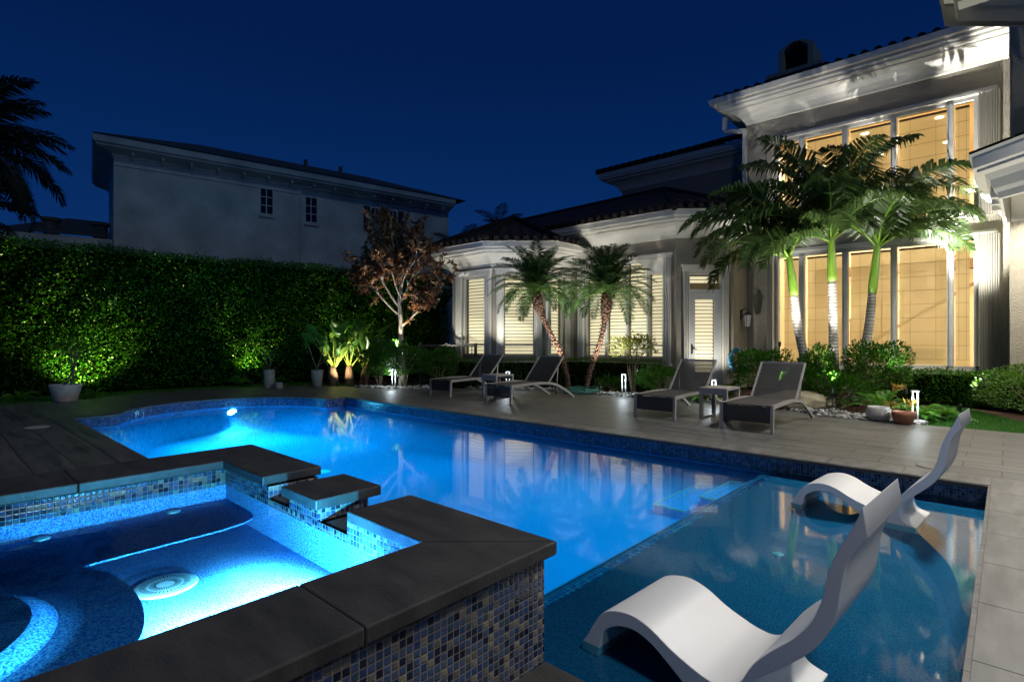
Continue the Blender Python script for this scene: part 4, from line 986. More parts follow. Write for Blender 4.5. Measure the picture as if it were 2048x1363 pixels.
# sprigs rising from the palm bed shrubs
def fern(name, label, c, n, L, mat='fern', cat='fern', wid=.075, up=.9, seed=0):
    o = thing(name, label, cat, c); Q = []
    for k in range(n):
        a = 2 * PI * (k + random.random() * .7) / n; el = up * random.uniform(.6, 1.2); l = L * random.uniform(.7, 1.15)
        m = 16; ts = np.linspace(0, 1, m); px = np.cos(a) * l * ts * math.cos(el); py = np.sin(a) * l * ts * math.cos(el)
        pz = l * (math.sin(el) * ts - .55 * ts ** 2) + .03; C_ = np.c_[px, py, pz]; T = unit(np.gradient(C_, axis=0))
        sd = unit(np.cross(T, np.array([0, 0, 1.]))); 
        for s_ in (-1, 1):
            w_ = wid * np.sin(PI * np.clip(ts * .9 + .1, 0, 1)) ** .7 * l / L
            tip = C_ + sd * s_ * w_[:, None] + T * w_[:, None] * .5 - np.array([0, 0, .02]); hw = T * .014
            Q.append(np.stack([C_ - hw, tip * .5 + C_ * .5 - hw * 1.3, tip, tip * .5 + C_ * .5 + hw * 1.3], 1)[1:])
        sw = sd * .003
        Q.append(np.stack([C_[:-1] - sw[:-1], C_[:-1] + sw[:-1], C_[1:] + sw[1:], C_[1:] - sw[1:]], 1))
    quads_mesh('fronds', np.concatenate(Q), mat, o); return o
fern('boston_fern', 'bright green fern lit by the path light behind the terracotta pot', (-1.0, 9.95, 0), 26, .62)
fern('sword_fern', 'dim tall fern behind the white rounded pot', (-1.45, 10.3, 0), 26, .85, up=1.1)
fern('shaded_fern', 'fern clump at lawn corner, right of the bright fern', (-.75, 10.35, 0), 18, .5)
fern('garden_fern', 'fern clump behind the side table of the right chaise pair', (-4.35, 10.1, 0), 24, .62)
fern('upright_fern', 'upright dark fern in front of the coiled blue hose', (-4.1, 10.9, 0), 26, .8, up=1.2)
fern('pot_side_grass', 'strappy grass clump right of the large tapered planter', (-13.55, 2.35, 0), 26, .42, up=1.1, wid=.02, cat='grass clump')
fern('hedge_foot_grass', 'strappy grass clump glowing at hedge foot, left of the cylinder pots', (-14.35, 5.45, 0), 34, .5, up=1.2, wid=.02, cat='grass clump')
fern('shadow_grass', 'dim strappy grass clump left of the large tapered planter', (-14.0, 1.25, 0), 28, .5, up=1.0, wid=.02, cat='grass clump')
fern('wild_grass', 'strappy grass clump at the hedge foot behind the cylinder pots', (-14.3, 6.3, 0), 24, .5, up=1.0, wid=.02, cat='grass clump')

def palm_fronds(c, specs, mat, o, leafL, leafW, nl=46, rach='rachis', vee=.5, droop=.45, rw=.02, hang=.5, LS=1.0, DX=0):
    """specs: (azimuth, elevation, length, droop)"""
    Q = []; t = MB()
    for az, el, L, dr_ in specs:
        L *= LS; dr_ += DX
        m = nl; ts = np.linspace(0, 1, m); hz = np.array([math.cos(az), math.sin(az), 0.])
        # elevation angle decreases along the frond
        ang = el - dr_ * ts ** 1.25; ds = L / (m - 1)
        st = np.c_[np.cos(ang)[:, None] * hz[None, :] + np.c_[np.zeros(m), np.zeros(m), np.sin(ang)]]
        C_ = np.cumsum(st * ds, axis=0) - st[0] * ds + np.array(c); T = unit(st)
        sd = unit(np.cross(T, np.array([0, 0, 1.])) + 1e-6); nn = np.cross(sd, T)
        t.tube([tuple(C_[i]) for i in range(0, m, 5)], [rw * (1 - .85 * i / m) for i in range(0, m, 5)], 5, cap=False)
        k0 = int(m * .12)
        prof = np.clip(np.sin(PI * np.clip((ts - .08) * .93 + .12, 0, 1)), .12, 1) ** .6
        for s_ in (-1, 1):
            l = (leafL * prof * rng.uniform(.85, 1.12, m))[:, None]
            dv = unit(sd * s_ * 1.0 + T * .75 + nn * vee * rng.uniform(.3, 1.2, m)[:, None] + rng.normal(0, .08, (m, 3)))
            mid = C_ + dv * l * .5; dv2 = dv.copy(); dv2[:, 2] -= hang; dv2 = unit(dv2); tip = mid + dv2 * l * .55
            wv = T * leafW
            Q.append(np.stack([C_ - wv * .4, mid - wv, mid + wv, C_ + wv * .4], 1)[k0:]); Q.append(np.stack([mid - wv, tip, tip, mid + wv], 1)[k0:])
    V = np.concatenate(Q); quads_mesh('fronds', V, mat, o); part(t, 'frond_stalks', 'shaft' if mat == 'palmleaf' else ('twig' if mat == 'darkleaf' else 'shaft'), o)

def xmas_palm(label, base, mid, shaft0, shaft1, specs):
    o = thing('slender_palm', label, 'palm tree', (base[0], base[1], 0), 0, 'three slender palms in front of the tall window')
    r = lambda q: (q[0] - base[0], q[1] - base[1], q[2])
    t = MB(); pts = cat_rom([r((base[0], base[1], -.05)), r(mid), r(shaft0)], 8); n_ = len(pts)
    t.tube(pts, [.088 - .02 * i / n_ + .035 * max(0, 1 - i / 4) for i in range(n_)], 16); part(t, 'trunk', 'ringtrunk', o, smooth=True)
    t = MB(); a, b = Vector(r(shaft0)), Vector(r(shaft1)); t.tube([a, a.lerp(b, .15), a.lerp(b, .5), b, b + (b - a).normalized() * .25], [.07, .082, .075, .058, .02], 16); part(t, 'crownshaft', 'shaft', o, smooth=True)
    palm_fronds(r(shaft1), specs, 'palmleaf', o, .60, .023, 84, droop=.5, LS=1.30, hang=1.15, DX=.36, vee=.7)
D2 = R
def az(deg): return R(deg)
# directions: picture-right is azimuth 42.5 deg, away from the viewer 132.5, left 222.5, towards the viewer 312.5
xmas_palm('left slender palm of three, leaning left, with bright green crownshaft', (-2.70, 11.5), (-2.94, 11.28, 1.35), (-3.00, 11.22, 2.02), (-3.07, 11.15, 2.72),
    [(az(222), R(52), 1.6, 1.6), (az(240), R(80), 1.8, 1.5), (az(200), R(70), 1.7, 1.7), (az(150), R(80), 1.7, 1.2), (az(262), R(38), 1.5, 1.5), (az(60), R(80), 1.6, 1.3), (az(228), R(22), 1.4, 1.3), (az(320), R(62), 1.3, 1.6), (az(215), R(66), 1.9, 1.6), (az(100), R(82), 1.9, .9), (az(180), R(48), 1.5, 1.5)])
xmas_palm('middle slender palm of three, upright with brightest white ringed trunk', (-2.36, 11.40), (-2.38, 11.39, 1.2), (-2.40, 11.37, 2.25), (-2.41, 11.36, 2.98),
    [(az(218), R(72), 1.8, 1.5), (az(225), R(45), 1.7, 1.3), (az(150), R(85), 1.9, .7), (az(45), R(76), 1.8, 1.3), (az(55), R(45), 1.6, 1.2), (az(280), R(75), 1.5, 1.5), (az(350), R(66), 1.4, 1.6), (az(100), R(78), 1.9, 1.0), (az(190), R(84), 1.9, 1.1), (az(30), R(85), 1.9, .9), (az(230), R(86), 1.9, .9), (az(130), R(60), 1.6, 1.3), (az(310), R(86), 1.7, 1.2), (az(235), R(20), 1.3, 1.2)])
xmas_palm('right slender palm of three, leaning right with dark trunk', (-2.16, 11.85), (-1.95, 12.05, 1.3), (-1.89, 12.10, 2.05), (-1.82, 12.17, 2.90),
    [(az(42), R(62), 1.5, 1.5), (az(30), R(42), 1.35, 1.4), (az(52), R(46), 1.5, 1.4), (az(80), R(84), 1.9, 1.2), (az(140), R(85), 1.9, 1.0), (az(215), R(78), 1.8, 1.3), (az(300), R(70), 1.5, 1.7), (az(10), R(62), 1.4, 1.5), (az(230), R(50), 1.6, 1.4), (az(45), R(78), 1.9, 1.5), (az(250), R(84), 1.9, 1.1), (az(60), R(66), 1.8, 1.6), (az(330), R(80), 1.7, 1.4)])
def phoenix(label, pts, c, n, L, seed, bulb):
    random.seed(seed); b = pts[0]; o = thing('date_palm', label, 'palm tree', (b[0], b[1], 0), 0, 'pygmy date palms before the garden wing')
    r = lambda q: (q[0] - b[0], q[1] - b[1], q[2]); P_ = cat_rom([r(q) for q in pts], 8); m = len(P_)
    t = MB(); rad = []
    for i in range(m):
        f = i / (m - 1); rad.append(.052 + (.072 * math.sin(PI * min(1, (f - .70) / .34)) ** .7 if f > .70 else 0))
    t.tube(P_, rad, 18)
    # leaf-base stubs
    for i in range(6, m - 1):
        for k in range(7):
            a = 2 * PI * k / 7 + i * 1.3; q = P_[i]; rr = rad[i]; d_ = Vector((math.cos(a), math.sin(a), .9)).normalized()
            t.bar(q + Vector((math.cos(a), math.sin(a), 0)) * rr * .85, q + Vector((math.cos(a), math.sin(a), 0)) * rr * .9 + d_ * .045, .022, .014)
    part(t, 'trunk', 'bark_phx', o)
    specs = []
    for k in range(n):
        f = k / n; specs.append((k * 2.399963 + seed, R(88 - 80 * f + random.uniform(-6, 6)), L * random.uniform(.85, 1.1), .75 + .75 * f + .35 * random.random()))
    palm_fronds(r(c), specs, 'phoenixleaf', o, .27, .011, 64, vee=.35, rw=.009, hang=.35)
phoenix('leaning date palm with swollen brown trunk top before the breakfast bay', [(-7.40, 10.05, -.03), (-7.46, 9.86, .7), (-7.65, 9.62, 1.35), (-7.80, 9.43, 1.85), (-7.85, 9.38, 2.25)], (-7.85, 9.38, 2.26), 50, 1.2, 3, 1)
phoenix('curved date palm with drooping fronds before the broad arched window', [(-6.95, 10.0, -.03), (-6.83, 10.03, .5), (-6.66, 10.14, 1.1), (-6.54, 10.18, 1.7), (-6.51, 10.19, 2.2)], (-6.51, 10.19, 2.2), 52, 1.28, 9, 1)
random.seed(21)
# dark silhouettes
def dark_palm(label, base, h, n, L, seed, elmax=80, lean=(0, 0), nl=44, ll=.5, lw=.02):
    random.seed(seed); o = thing('tall_palm', label, 'palm tree', base)
    t = MB(); t.tube([(0, 0, 0), (lean[0] * .4, lean[1] * .4, h * .5), (lean[0], lean[1], h)], [.2, .16, .13], 12); part(t, 'trunk', 'twig', o, smooth=True)
    specs = [(k * 2.4 + seed, R(elmax - (elmax + 25) * k / n + random.uniform(-8, 8)), L * random.uniform(.85, 1.1), 1.0 + .5 * random.random()) for k in range(n)]
    palm_fronds((lean[0], lean[1], h), specs, 'darkleaf', o, ll, lw, nl, vee=.2, rw=.03, hang=.6)
dark_palm('tall black palm silhouette at the far left edge behind the hedge', (-19.4, .65, 0), 6.1, 54, 2.5, 5, 84, ll=.62, lw=.04)
dark_palm('shorter black palm silhouette at the far left edge, its fronds just over the hedge', (-18.0, .2, 0), 3.9, 34, 2.0, 8, 80, ll=.5, lw=.035)
dark_palm('small wispy palm silhouette against the sky above the bay roof', (-19.4, 20.2, 0), 6.7, 11, 1.7, 2, 88, ll=.5, lw=.02)
dark_palm('dark palm silhouette behind the copper-leaved tree, left of the bay roof', (-17.6, 16.0, 0), 4.6, 18, 1.8, 6, 80, ll=.5, lw=.02)
dark_palm('dark palm silhouette in the side yard close to the left end of the bay', (-14.2, 12.8, 0), 2.9, 16, 1.3, 12, 80, ll=.4, lw=.018)

# copper leaved tree
tr = thing('copper_leaved_tree', 'slim pale-trunked tree with copper brown leaves beside the breakfast bay', 'tree', (-11.15, 8.08, 0))
random.seed(4); t = MB(); tips = []
def branch(p, d, L, r, depth):
    p = Vector(p); d = Vector(d).normalized(); n = 5; pts = [p]
    for k in range(n):
        d = (d + Vector((random.uniform(-.12, .12), random.uniform(-.12, .12), random.uniform(-.02, .12)))).normalized(); pts.append(pts[-1] + d * L / n)
    t.tube(pts, [r * (1 - .5 * i / n) for i in range(n + 1)], 8 if r > .02 else 5)
    if depth <= 1: tips.extend(pts[1:])
    if depth == 0: return
    for k in range(3 if depth > 1 else 4):
        i = random.randint(2, n); a = random.uniform(0, 2 * PI); sp_ = random.uniform(.5, .9)
        nd2 = (d + Vector((math.cos(a) * sp_, math.sin(a) * sp_, random.uniform(-.1, .35)))).normalized()
        branch(pts[i], nd2, L * random.uniform(.5, .72), r * .55, depth - 1)
t.tube([(0, 0, -.05), (.02, .02, .5), (-.02, .0, 1.1), (.0, 0, 1.62), (-.04, -.03, 2.1), (0, 0, 2.7)], [.085, .07, .06, .056, .045, .03], 12)
branch((0, 0, 1.5), (.8, .65, .65), .95, .035, 2)
branch((0, 0, 1.75), (-.75, -.6, .7), 1.0, .03, 2)
branch((-.02, 0, 1.95), (-.5, -.55, 1.0), 1.05, .03, 2); branch((-.02, 0, 2.1), (.5, .5, 1.1), 1.1, .03, 2); branch((0, 0, 2.3), (-.55, .3, 1.1), 1.0, .028, 2)
branch((0, 0, 2.6), (.1, .1, 1.4), 1.2, .03, 2); branch((0, 0, 2.5), (.6, -.1, .9), 1.0, .025, 2); branch((0, 0, 2.6), (-.3, -.2, 1.3), 1.2, .028, 2)
branch((0, 0, 2.2), (.1, -.6, .8), .9, .025, 2)
part(t, 'trunk', 'bark', tr, smooth=True)
T_ = np.array([tuple(q) for q in tips]); NC = 600; rr = rng.integers(0, len(T_), NC)
cl = T_[rr] + rng.normal(0, .11, (NC, 3)); V = []
for k in range(11):   # rosettes of leaves
    dd = unit(rng.normal(0, 1, (NC, 3)) + np.array([0, 0, .25])); V.append(leaves(cl, dd, .15, .42))
quads_mesh('crown', np.concatenate(V), 'redleaf', tr)

# white bird of paradise clump
bp_ = thing('bird_of_paradise', 'broad-leaved bird of paradise clump with brown stumps, lit from below', 'plant', (-12.85, 7.6, 0))
random.seed(13); t = MB(); lv = MB(); st = MB()
def big_leaf(mb, c, d, L, wd, n=8):
    c = Vector(c); d = Vector(d).normalized(); s_ = d.cross(Vector((0, 0, 1))).normalized(); rot = Matrix.Rotation(random.uniform(-.9, .9), 3, d); s_ = rot @ s_; nn = s_.cross(d)
    i0 = len(mb.v)
    for k in range(n + 1):
        f = k / n; w_ = wd * math.sin(PI * min(1, f * .97 + .03)) ** .7; q = c + d * L * f + nn * (-.12 * L * f * f) - Vector((0, 0, .10 * L * f * f))
        mb.v += [tuple(q - s_ * w_ + nn * w_ * .35), tuple(q), tuple(q + s_ * w_ + nn * w_ * .35)]
    for k in range(n):
        a = i0 + 3 * k; mb.f += [(a, a + 3, a + 4, a + 1), (a + 1, a + 4, a + 5, a + 2)]; mb.uv += [None, None]
for bx, by in ((-.3, -.25), (0, .05), (.32, .3), (-.05, -.35)):
    t.tube([(bx, by, -.05), (bx * 1.05, by * 1.05, .25), (bx * 1.15, by * 1.15, .48)], [.13, .11, .08], 12)
    for k in range(15):
        a = random.uniform(0, 2 * PI); tl = random.uniform(.15, .8); b0 = Vector((bx, by, .42)); d_ = Vector((math.cos(a) * tl, math.sin(a) * tl, random.uniform(.75, 1.1))).normalized()
        L1 = random.uniform(.3, 1.05); e = b0 + d_ * L1; st.tube([b0, b0 + d_ * L1 * .5, e], [.022, .014, .009], 6); big_leaf(lv, e, d_ + Vector((math.cos(a), math.sin(a), 0)) * .25, random.uniform(.35, .62), random.uniform(.08, .13))
part(t, 'stump', 'boptrunk', bp_, smooth=True); part(st, 'stems', 'bopstem', bp_, smooth=True) if 'bopstem' in M else None
M['bopstem'] = noisy('leaf_stalks', (.14, .24, .03), (.34, .38, .05), 6, .4)
if not any(c.name.startswith('stems') for c in bp_.children): part(st, 'stems', 'bopstem', bp_, smooth=True)
part(lv, 'leaves', 'bopleaf', bp_, smooth=True)

# ------------------------------------------------------------------ POTS
def pot(name, label, loc, prof, mat, soil_r, soil_z):
    o = thing(name, label, 'planter', loc); t = MB(); t.lathe(prof, (0, 0, 0), 36); part(t, 'pot', mat, o, smooth=True)
    t = MB(); t.lathe([(soil_r, soil_z - .01), (soil_r, soil_z), (.01, soil_z + .01)], (0, 0, 0), 24); part(t, 'soil', 'soil', o); return o
pot('tapered_planter', 'large pale tapered planter on the deck at far left with a twisted shrub', (-13.38, 1.88, .001), [(.17, 0), (.18, .01), (.255, .30), (.255, .325), (.235, .325), (.225, .28)], 'concrete', .226, .28)
pot('cylinder_planter', 'tall grey cylinder pot against the hedge, left of the shorter one', (-13.25, 5.72, .001), [(.12, 0), (.125, .01), (.125, .45), (.11, .45), (.105, .4)], 'dkconcrete', .106, .40)
pot('short_pot', 'short grey pot touching the tall cylinder pot', (-12.95, 5.82, .001), [(.085, 0), (.09, .01), (.09, .15), (.078, .15), (.075, .13)], 'dkconcrete', .076, .13)
pot('tall_planter', 'tall grey tapered planter holding a bare-stemmed plumeria, left of the bird of paradise', (-12.76, 6.70, .001), [(.095, 0), (.105, .01), (.14, .25), (.145, .42), (.13, .42), (.12, .38)], 'dkconcrete', .122, .38)
pot('rounded_pot', 'white rounded textured pot on the deck edge, left of the terracotta pot', (-1.40, 9.50, .001), [(.10, 0), (.115, .008), (.155, .05), (.165, .10), (.15, .17), (.14, .205), (.128, .205), (.125, .18)], 'concrete', .127, .18)
pot('terracotta_pot', 'small terracotta pot with a reddish seedling beside the path light', (-1.09, 9.36, .001), [(.085, 0), (.095, .008), (.125, .06), (.14, .13), (.142, .175), (.128, .175), (.122, .15)], 'terracotta', .124, .15)
# plants in pots (top level)
def twig_plant(name, label, loc, segs, leafmat, n, size, spread, cat='plant', mat='twig'):
    o = thing(name, label, cat, loc); t = MB(); tips_ = []
    for pts, r in segs: t.tube(pts, [r * (1 - .4 * i / len(pts)) for i in range(len(pts))], 7); tips_.append(pts[-1])
    part(t, 'stems', mat, o, smooth=True)
    T_ = np.array(tips_)[rng.integers(0, len(tips_), n)] + rng.normal(0, spread, (n, 3))
    quads_mesh('foliage', leaves(T_, rng.normal(0, 1, (n, 3)) + np.array([0, 0, .3]), size, .4), leafmat, o); return o
fx, fy = .737, .676
def pr(u, z, dpt=0): return (fx * u - fy * dpt, fy * u + fx * dpt, z)
twig_plant('potted_shrub', 'twisted multi-stem shrub growing from the large tapered planter', (-13.38, 1.88, .28),
           [([pr(-.05, 0), pr(.05, .14), pr(.13, .28), pr(.12, .5), pr(.10, .75)], .022), ([pr(.10, .0), pr(.13, .18), pr(.16, .35), pr(.18, .6), pr(.18, .8)], .018), ([pr(.13, .25), pr(.2, .5), pr(.27, .72)], .012), ([pr(.12, .4), pr(.05, .6), pr(.03, .8)], .010)], 'hedge', 700, .06, .16, 'shrub')
twig_plant('plumeria', 'bare-stemmed young plumeria with few leaves in the tall grey planter', (-12.76, 6.70, .38),
           [([pr(0, 0), pr(.02, .15), pr(.1, .35), pr(.15, .62)], .016), ([pr(0, .05), pr(-.1, .3), pr(-.2, .6), pr(-.27, .72)], .014), ([pr(0, .1), pr(.1, .2), pr(.2, .3)], .012)], 'bopleaf', 36, .17, .02)
twig_plant('thin_shrub', 'thin leggy plant in the tall cylinder pot by the hedge', (-13.25, 5.72, .40), [([pr(0, 0), pr(.03, .2), pr(.0, .45)], .01), ([pr(0, 0), pr(-.06, .2), pr(-.12, .4)], .009), ([pr(0, .1), pr(.08, .3), pr(.16, .45)], .008)], 'hedge', 160, .07, .08)
twig_plant('seedling', 'reddish-leaved seedling in the terracotta pot', (-1.09, 9.36, .15), [([pr(0, 0), pr(-.04, .12), pr(-.09, .22), pr(-.10, .36)], .005), ([pr(0, 0), pr(.04, .1), pr(.08, .14)], .005), ([pr(-.02, .02), pr(-.1, .08), pr(-.15, .10)], .004)], 'crotonleaf', 60, .085, .035) if 'crotonleaf' in M else None
M['crotonleaf'] = leafy('croton_leaf', [(.16, .15, .03), (.3, .16, .04), (.34, .08, .03)], .4, .35, (.5, .3, .05))
twig_plant('seedling', 'reddish-leaved seedling in the terracotta pot', (-1.09, 9.36, .15), [([pr(0, 0), pr(-.04, .12), pr(-.09, .22), pr(-.10, .36)], .005), ([pr(0, 0), pr(.04, .1), pr(.08, .14)], .005), ([pr(-.02, .02), pr(-.1, .08), pr(-.15, .10)], .004)], 'crotonleaf', 60, .085, .035)

# boulder
bm = bmesh.new(); bmesh.ops.create_icosphere(bm, subdivisions=4, radius=1)
from mathutils import noise as mn
for v in bm.verts:
    k = 1 + .16 * mn.noise(v.co * 2.1) + .07 * mn.noise(v.co * 6); v.co = Vector((v.co.x * .62 * k, v.co.y * .34 * k, v.co.z * .20 * k))
me = bpy.data.meshes.new('boulder'); bm.to_mesh(me); bm.free(); me.polygons.foreach_set('use_smooth', [True] * len(me.polygons)); me.materials.append(M['boulder'])
bo = bpy.data.objects.new('boulder', me); C.objects.link(bo); bo.location = (-2.72, 10.25, .10); bo.rotation_euler = (0, 0, R(38)); tag(bo, 'long flat limestone boulder on pebbles behind the rightmost chaise', 'rock')

# hoses
def coil(name, label, c, r, turns, mat, tube_r=.011, vertical=False, jitter=.05, seed=1):
    random.seed(seed); pts = []; n = 22
    ph = [random.uniform(0, 6) for _ in range(turns)]
    for k in range(turns):
        rr_ = r * random.uniform(.7, 1.1); ox, oy = random.uniform(-jitter, jitter), random.uniform(-jitter, jitter); h0 = random.uniform(0, .10)
        for q in range(n):
            a = 2 * PI * q / n; e = rr_ * (1 + .08 * math.sin(3 * a + ph[k]))
            if vertical: pts.append((e * math.cos(a) * .75 + ox, -.02 * k / turns * 3, e * math.sin(a) + oy))
            else: pts.append((e * math.cos(a) + ox, e * .62 * math.sin(a) + oy, .02 + h0 * (.5 + .5 * math.sin(2 * a + ph[k])) + .004 * k))
    sm = cat_rom(pts[::2], 2); t = MB(); t.tube(sm, tube_r, 6); o = t.build(name, mat, smooth=True); o.location = c; return o
h1 = coil('garden_hose', 'loosely coiled dark green hose on the pebbles under the date palms', (-6.95, 9.75, .0), .42, 9, 'hose_green', seed=3); h1.rotation_euler = (0, 0, R(42)); tag(h1, 'loosely coiled dark green hose on the pebbles under the date palms', 'garden hose')
h2 = coil('hanging_hose', '', (-4.55, 12.55, .72), .24, 8, 'hose_blue', .013, True, .03, seed=6); h2.rotation_euler = (0, 0, R(42)); tag(h2, 'bright blue hose coiled on its stand between the door and the tall window', 'garden hose')
hs = thing('hose_stand', 'dark post holding the bright blue coiled hose', 'hose stand', (-4.55, 12.6, 0)); t = MB(); t.bar((0, 0, 0), (0, 0, .8), .04); part(t, 'post', 'black', hs); t = MB(); t.tube([(-.1, 0, .8), (0, -.02, .86), (.1, 0, .8)], .02, 8); part(t, 'hanger', 'black', hs)

# deck lids
def lid(label, c, r, mat='stone'):
    t = MB(); t.lathe([(r, .0), (r, .003), (r * .93, .005), (.01, .006)], (0, 0, 0), 40); o = t.build('access_lid', mat, smooth=False); o.location = (*c, .002); tag(o, label, 'access cover'); return o
lid('round skimmer cover in the dark deck left of the pool corner', (-9.7, 1.06), .14, 'concrete')
lid('round stone-coloured skimmer cover in the deck beside the far lounger backrest', (-.52, 6.42), .13)

# ------------------------------------------------------------------ POOL LOUNGERS
U = [(-.045, -.135), (-.02, -.10), (.02, -.03), (.067, .032), (.14, .064), (.22, .072), (.30, .05), (.38, .008), (.455, -.022), (.53, -.044), (.60, -.046), (.652, -.008), (.70, .078), (.76, .15), (.83, .22),
     (.885, .295), (.915, .37), (.927, .43), (.940, .49), (.968, .56), (1.005, .635), (1.03, .70)]
Lw = [(1.045, .612), (.992, .525), (.972, .43), (.957, .335), (.908, .228), (.845, .155), (.76, .075), (.712, .035)]
foot = [(.698, -.01), (.702, -.06), (.728, -.103), (.80, -.125)]
Lf = [(.47, -.13), (.43, -.095), (.355, -.042), (.30, -.008), (.23, .014), (.155, .006), (.10, -.022), (.068, -.055), (.045, -.13)]
def c2(p, n=4): return [(q[0], q[1]) for q in cat_rom([(a, b, 0) for a, b in p], n)]
outl = [(-.050, -.170)] + c2(U) + c2(Lw) + c2(foot, 5)[:] + [(.80, -.170), (.52, -.170)] + c2(Lf) + [(.038, -.170)]
def lounger_mesh():
    bm = bmesh.new(); Wd = .50; ys = [0, Wd]
    loops = []
    for y in ys: loops.append([bm.verts.new((a, y, b)) for a, b in outl])
    n = len(outl)
    for i in range(n): bm.faces.new((loops[0][i], loops[0][(i + 1) % n], loops[1][(i + 1) % n], loops[1][i]))
    bm.faces.new(loops[0][::-1]); bm.faces.new(loops[1])
    bmesh.ops.recalc_face_normals(bm, faces=bm.faces)
    me = bpy.data.meshes.new('pool_lounger'); bm.to_mesh(me); bm.free(); me.materials.append(M['chaise'])
    me.polygons.foreach_set('use_smooth', [len(p.vertices) == 4 for p in me.polygons])
    return me
me = lounger_mesh()
for loc, a, lab in (((-1.355, 1.99), -3, 'white moulded S-shaped pool lounger nearest the camera on the sun ledge'), ((-1.275, 4.81), -4, 'white moulded S-shaped pool lounger at the far end of the sun ledge')):
    o = bpy.data.objects.new('pool_lounger', me); C.objects.link(o); o.location = (loc[0], loc[1], -.012); o.rotation_euler = (0, 0, R(a))
    b = o.modifiers.new('bevel', 'BEVEL'); b.width = .007; b.segments = 2; b.harden_normals = True; b.limit_method = 'ANGLE'; b.angle_limit = R(50)
    tag(o, lab, 'pool lounger', 'white moulded loungers standing on the sun ledge')

# ------------------------------------------------------------------ PATIO CHAISES
def make_chaise():
    o = thing('sun_chaise', '', 'chaise', (0, 0, 0), 0, 'charcoal sling chaises on the deck'); wd = .68
    for x in (.02, wd - .02):
        t = MB(); t.bar((x, .0, 0), (x, .02, .325), .04, .045, (0, 1, 0)); part(t, 'leg', 'taupe', o, bevel=.004)
        t = MB(); pts = c2([(0.0, .33), (.25, .335), (.65, .345), (1.0, .335), (1.3, .29), (1.6, .17), (1.93, .0)], 5)
        for a, b in zip(pts[:-1], pts[1:]): t.bar((x, a[0], a[1]), (x, b[0] + .006, b[1] - .002), .036, .045)
        part(t, 'side_rail', 'taupe', o)
    t = MB(); t.box(.04, wd - .04, .01, .035, .12, .325); part(t, 'front_panel', 'sling', o)
    t = MB(); t.box(.03, wd - .03, .0, 1.15, .335, .347)
    for v_ in range(len(t.v)): pass
    part(t, 'seat_sling', 'sling2', o, bevel=.003)
    t = MB()
    for s_ in (0,):
        y0, z0, y1, z1 = 1.08, .30, 1.58, .83; n_ = 6
        for k in range(n_):
            f0, f1 = k / n_, (k + 1) / n_; ya, za, yb, zb = y0 + (y1 - y0) * f0, z0 + (z1 - z0) * f0, y0 + (y1 - y0) * f1, z0 + (z1 - z0) * f1
            t.face([(.04, ya, za), (wd - .04, ya, za), (wd - .04, yb, zb), (.04, yb, zb)])
    bk = part(t, 'backrest', 'sling', o)
    t = MB()
    for x in (.035, wd - .035): t.bar((x, 1.08, .30), (x, 1.58, .83), .026)
    t.bar((.03, 1.585, .835), (wd - .03, 1.585, .835), .026); q = part(t, 'back_frame', 'taupe', o); q.parent = bk
    t = MB()
    for x in (.06, wd - .06): t.bar((x, 1.45, .69), (x, 1.40, .26), .016)
    t.bar((.06, 1.40, .26), (wd - .06, 1.40, .26), .018); part(t, 'back_strut', 'taupe', o)
    t = MB(); t.bar((.03, 1.3, .27), (wd - .03, 1.3, .27), .025); t.bar((.03, .55, .325), (wd - .03, .55, .325), .022); part(t, 'cross_bar', 'taupe', o)
    return o
M['sling2'] = noisy('charcoal_seat_sling', (.04, .037, .035), (.06, .056, .053), 60, .7)
ch0 = make_chaise()
for i, (x, y, a, lab) in enumerate([(-2.86, 7.26, 0, 'rightmost of four charcoal sling chaises, nearest the white rounded pot'),
                                    (-4.27, 7.46, 0, 'third charcoal sling chaise from the left, before the glazed door'),
                                    (-7.32, 7.24, 0, 'second charcoal sling chaise from the left, right of its small table'),
                                    (-9.06, 7.30, 0, 'leftmost of four charcoal sling chaises, nearest the picket fence')]):
    o = ch0 if i == 0 else copy_tree(ch0); o.location = (x, y, .001); o.rotation_euler = (0, 0, R(a)); o['label'] = lab
def make_table():
    o = thing('side_table', '', 'side table', (0, 0, 0), 0, 'small taupe side tables between the chaises'); w_, d_, h_ = .42, .52, .47
    t = MB(); t.box(0, w_, 0, d_, h_ - .035, h_); part(t, 'tabletop', 'taupe', o, bevel=.004)
    for a_, b_ in ((-.002, .04), (d_ - .04, d_ + .002)): t = MB(); t.box(.0, w_, a_, b_, h_ - .10, h_ - .036); part(t, 'apron', 'taupe', o)
    for x in (.0, w_ - .05):
        for y in (0, d_ - .05): t = MB(); t.box(x, x + .05, y, y + .05, 0, h_ - .101); part(t, 'leg', 'taupe', o)
    for x in (.0, w_ - .05): t = MB(); t.box(x + .008, x + .042, .051, d_ - .051, .0, .03); part(t, 'foot_rail', 'taupe', o)
    return o
tb = make_table(); tb.location = (-3.44, 7.93, .001); tb['label'] = 'taupe side table between the third and the rightmost chaise'
t2 = copy_tree(tb); t2.location = (-7.95, 7.75, .001); t2['label'] = 'taupe side table between the two left chaises'

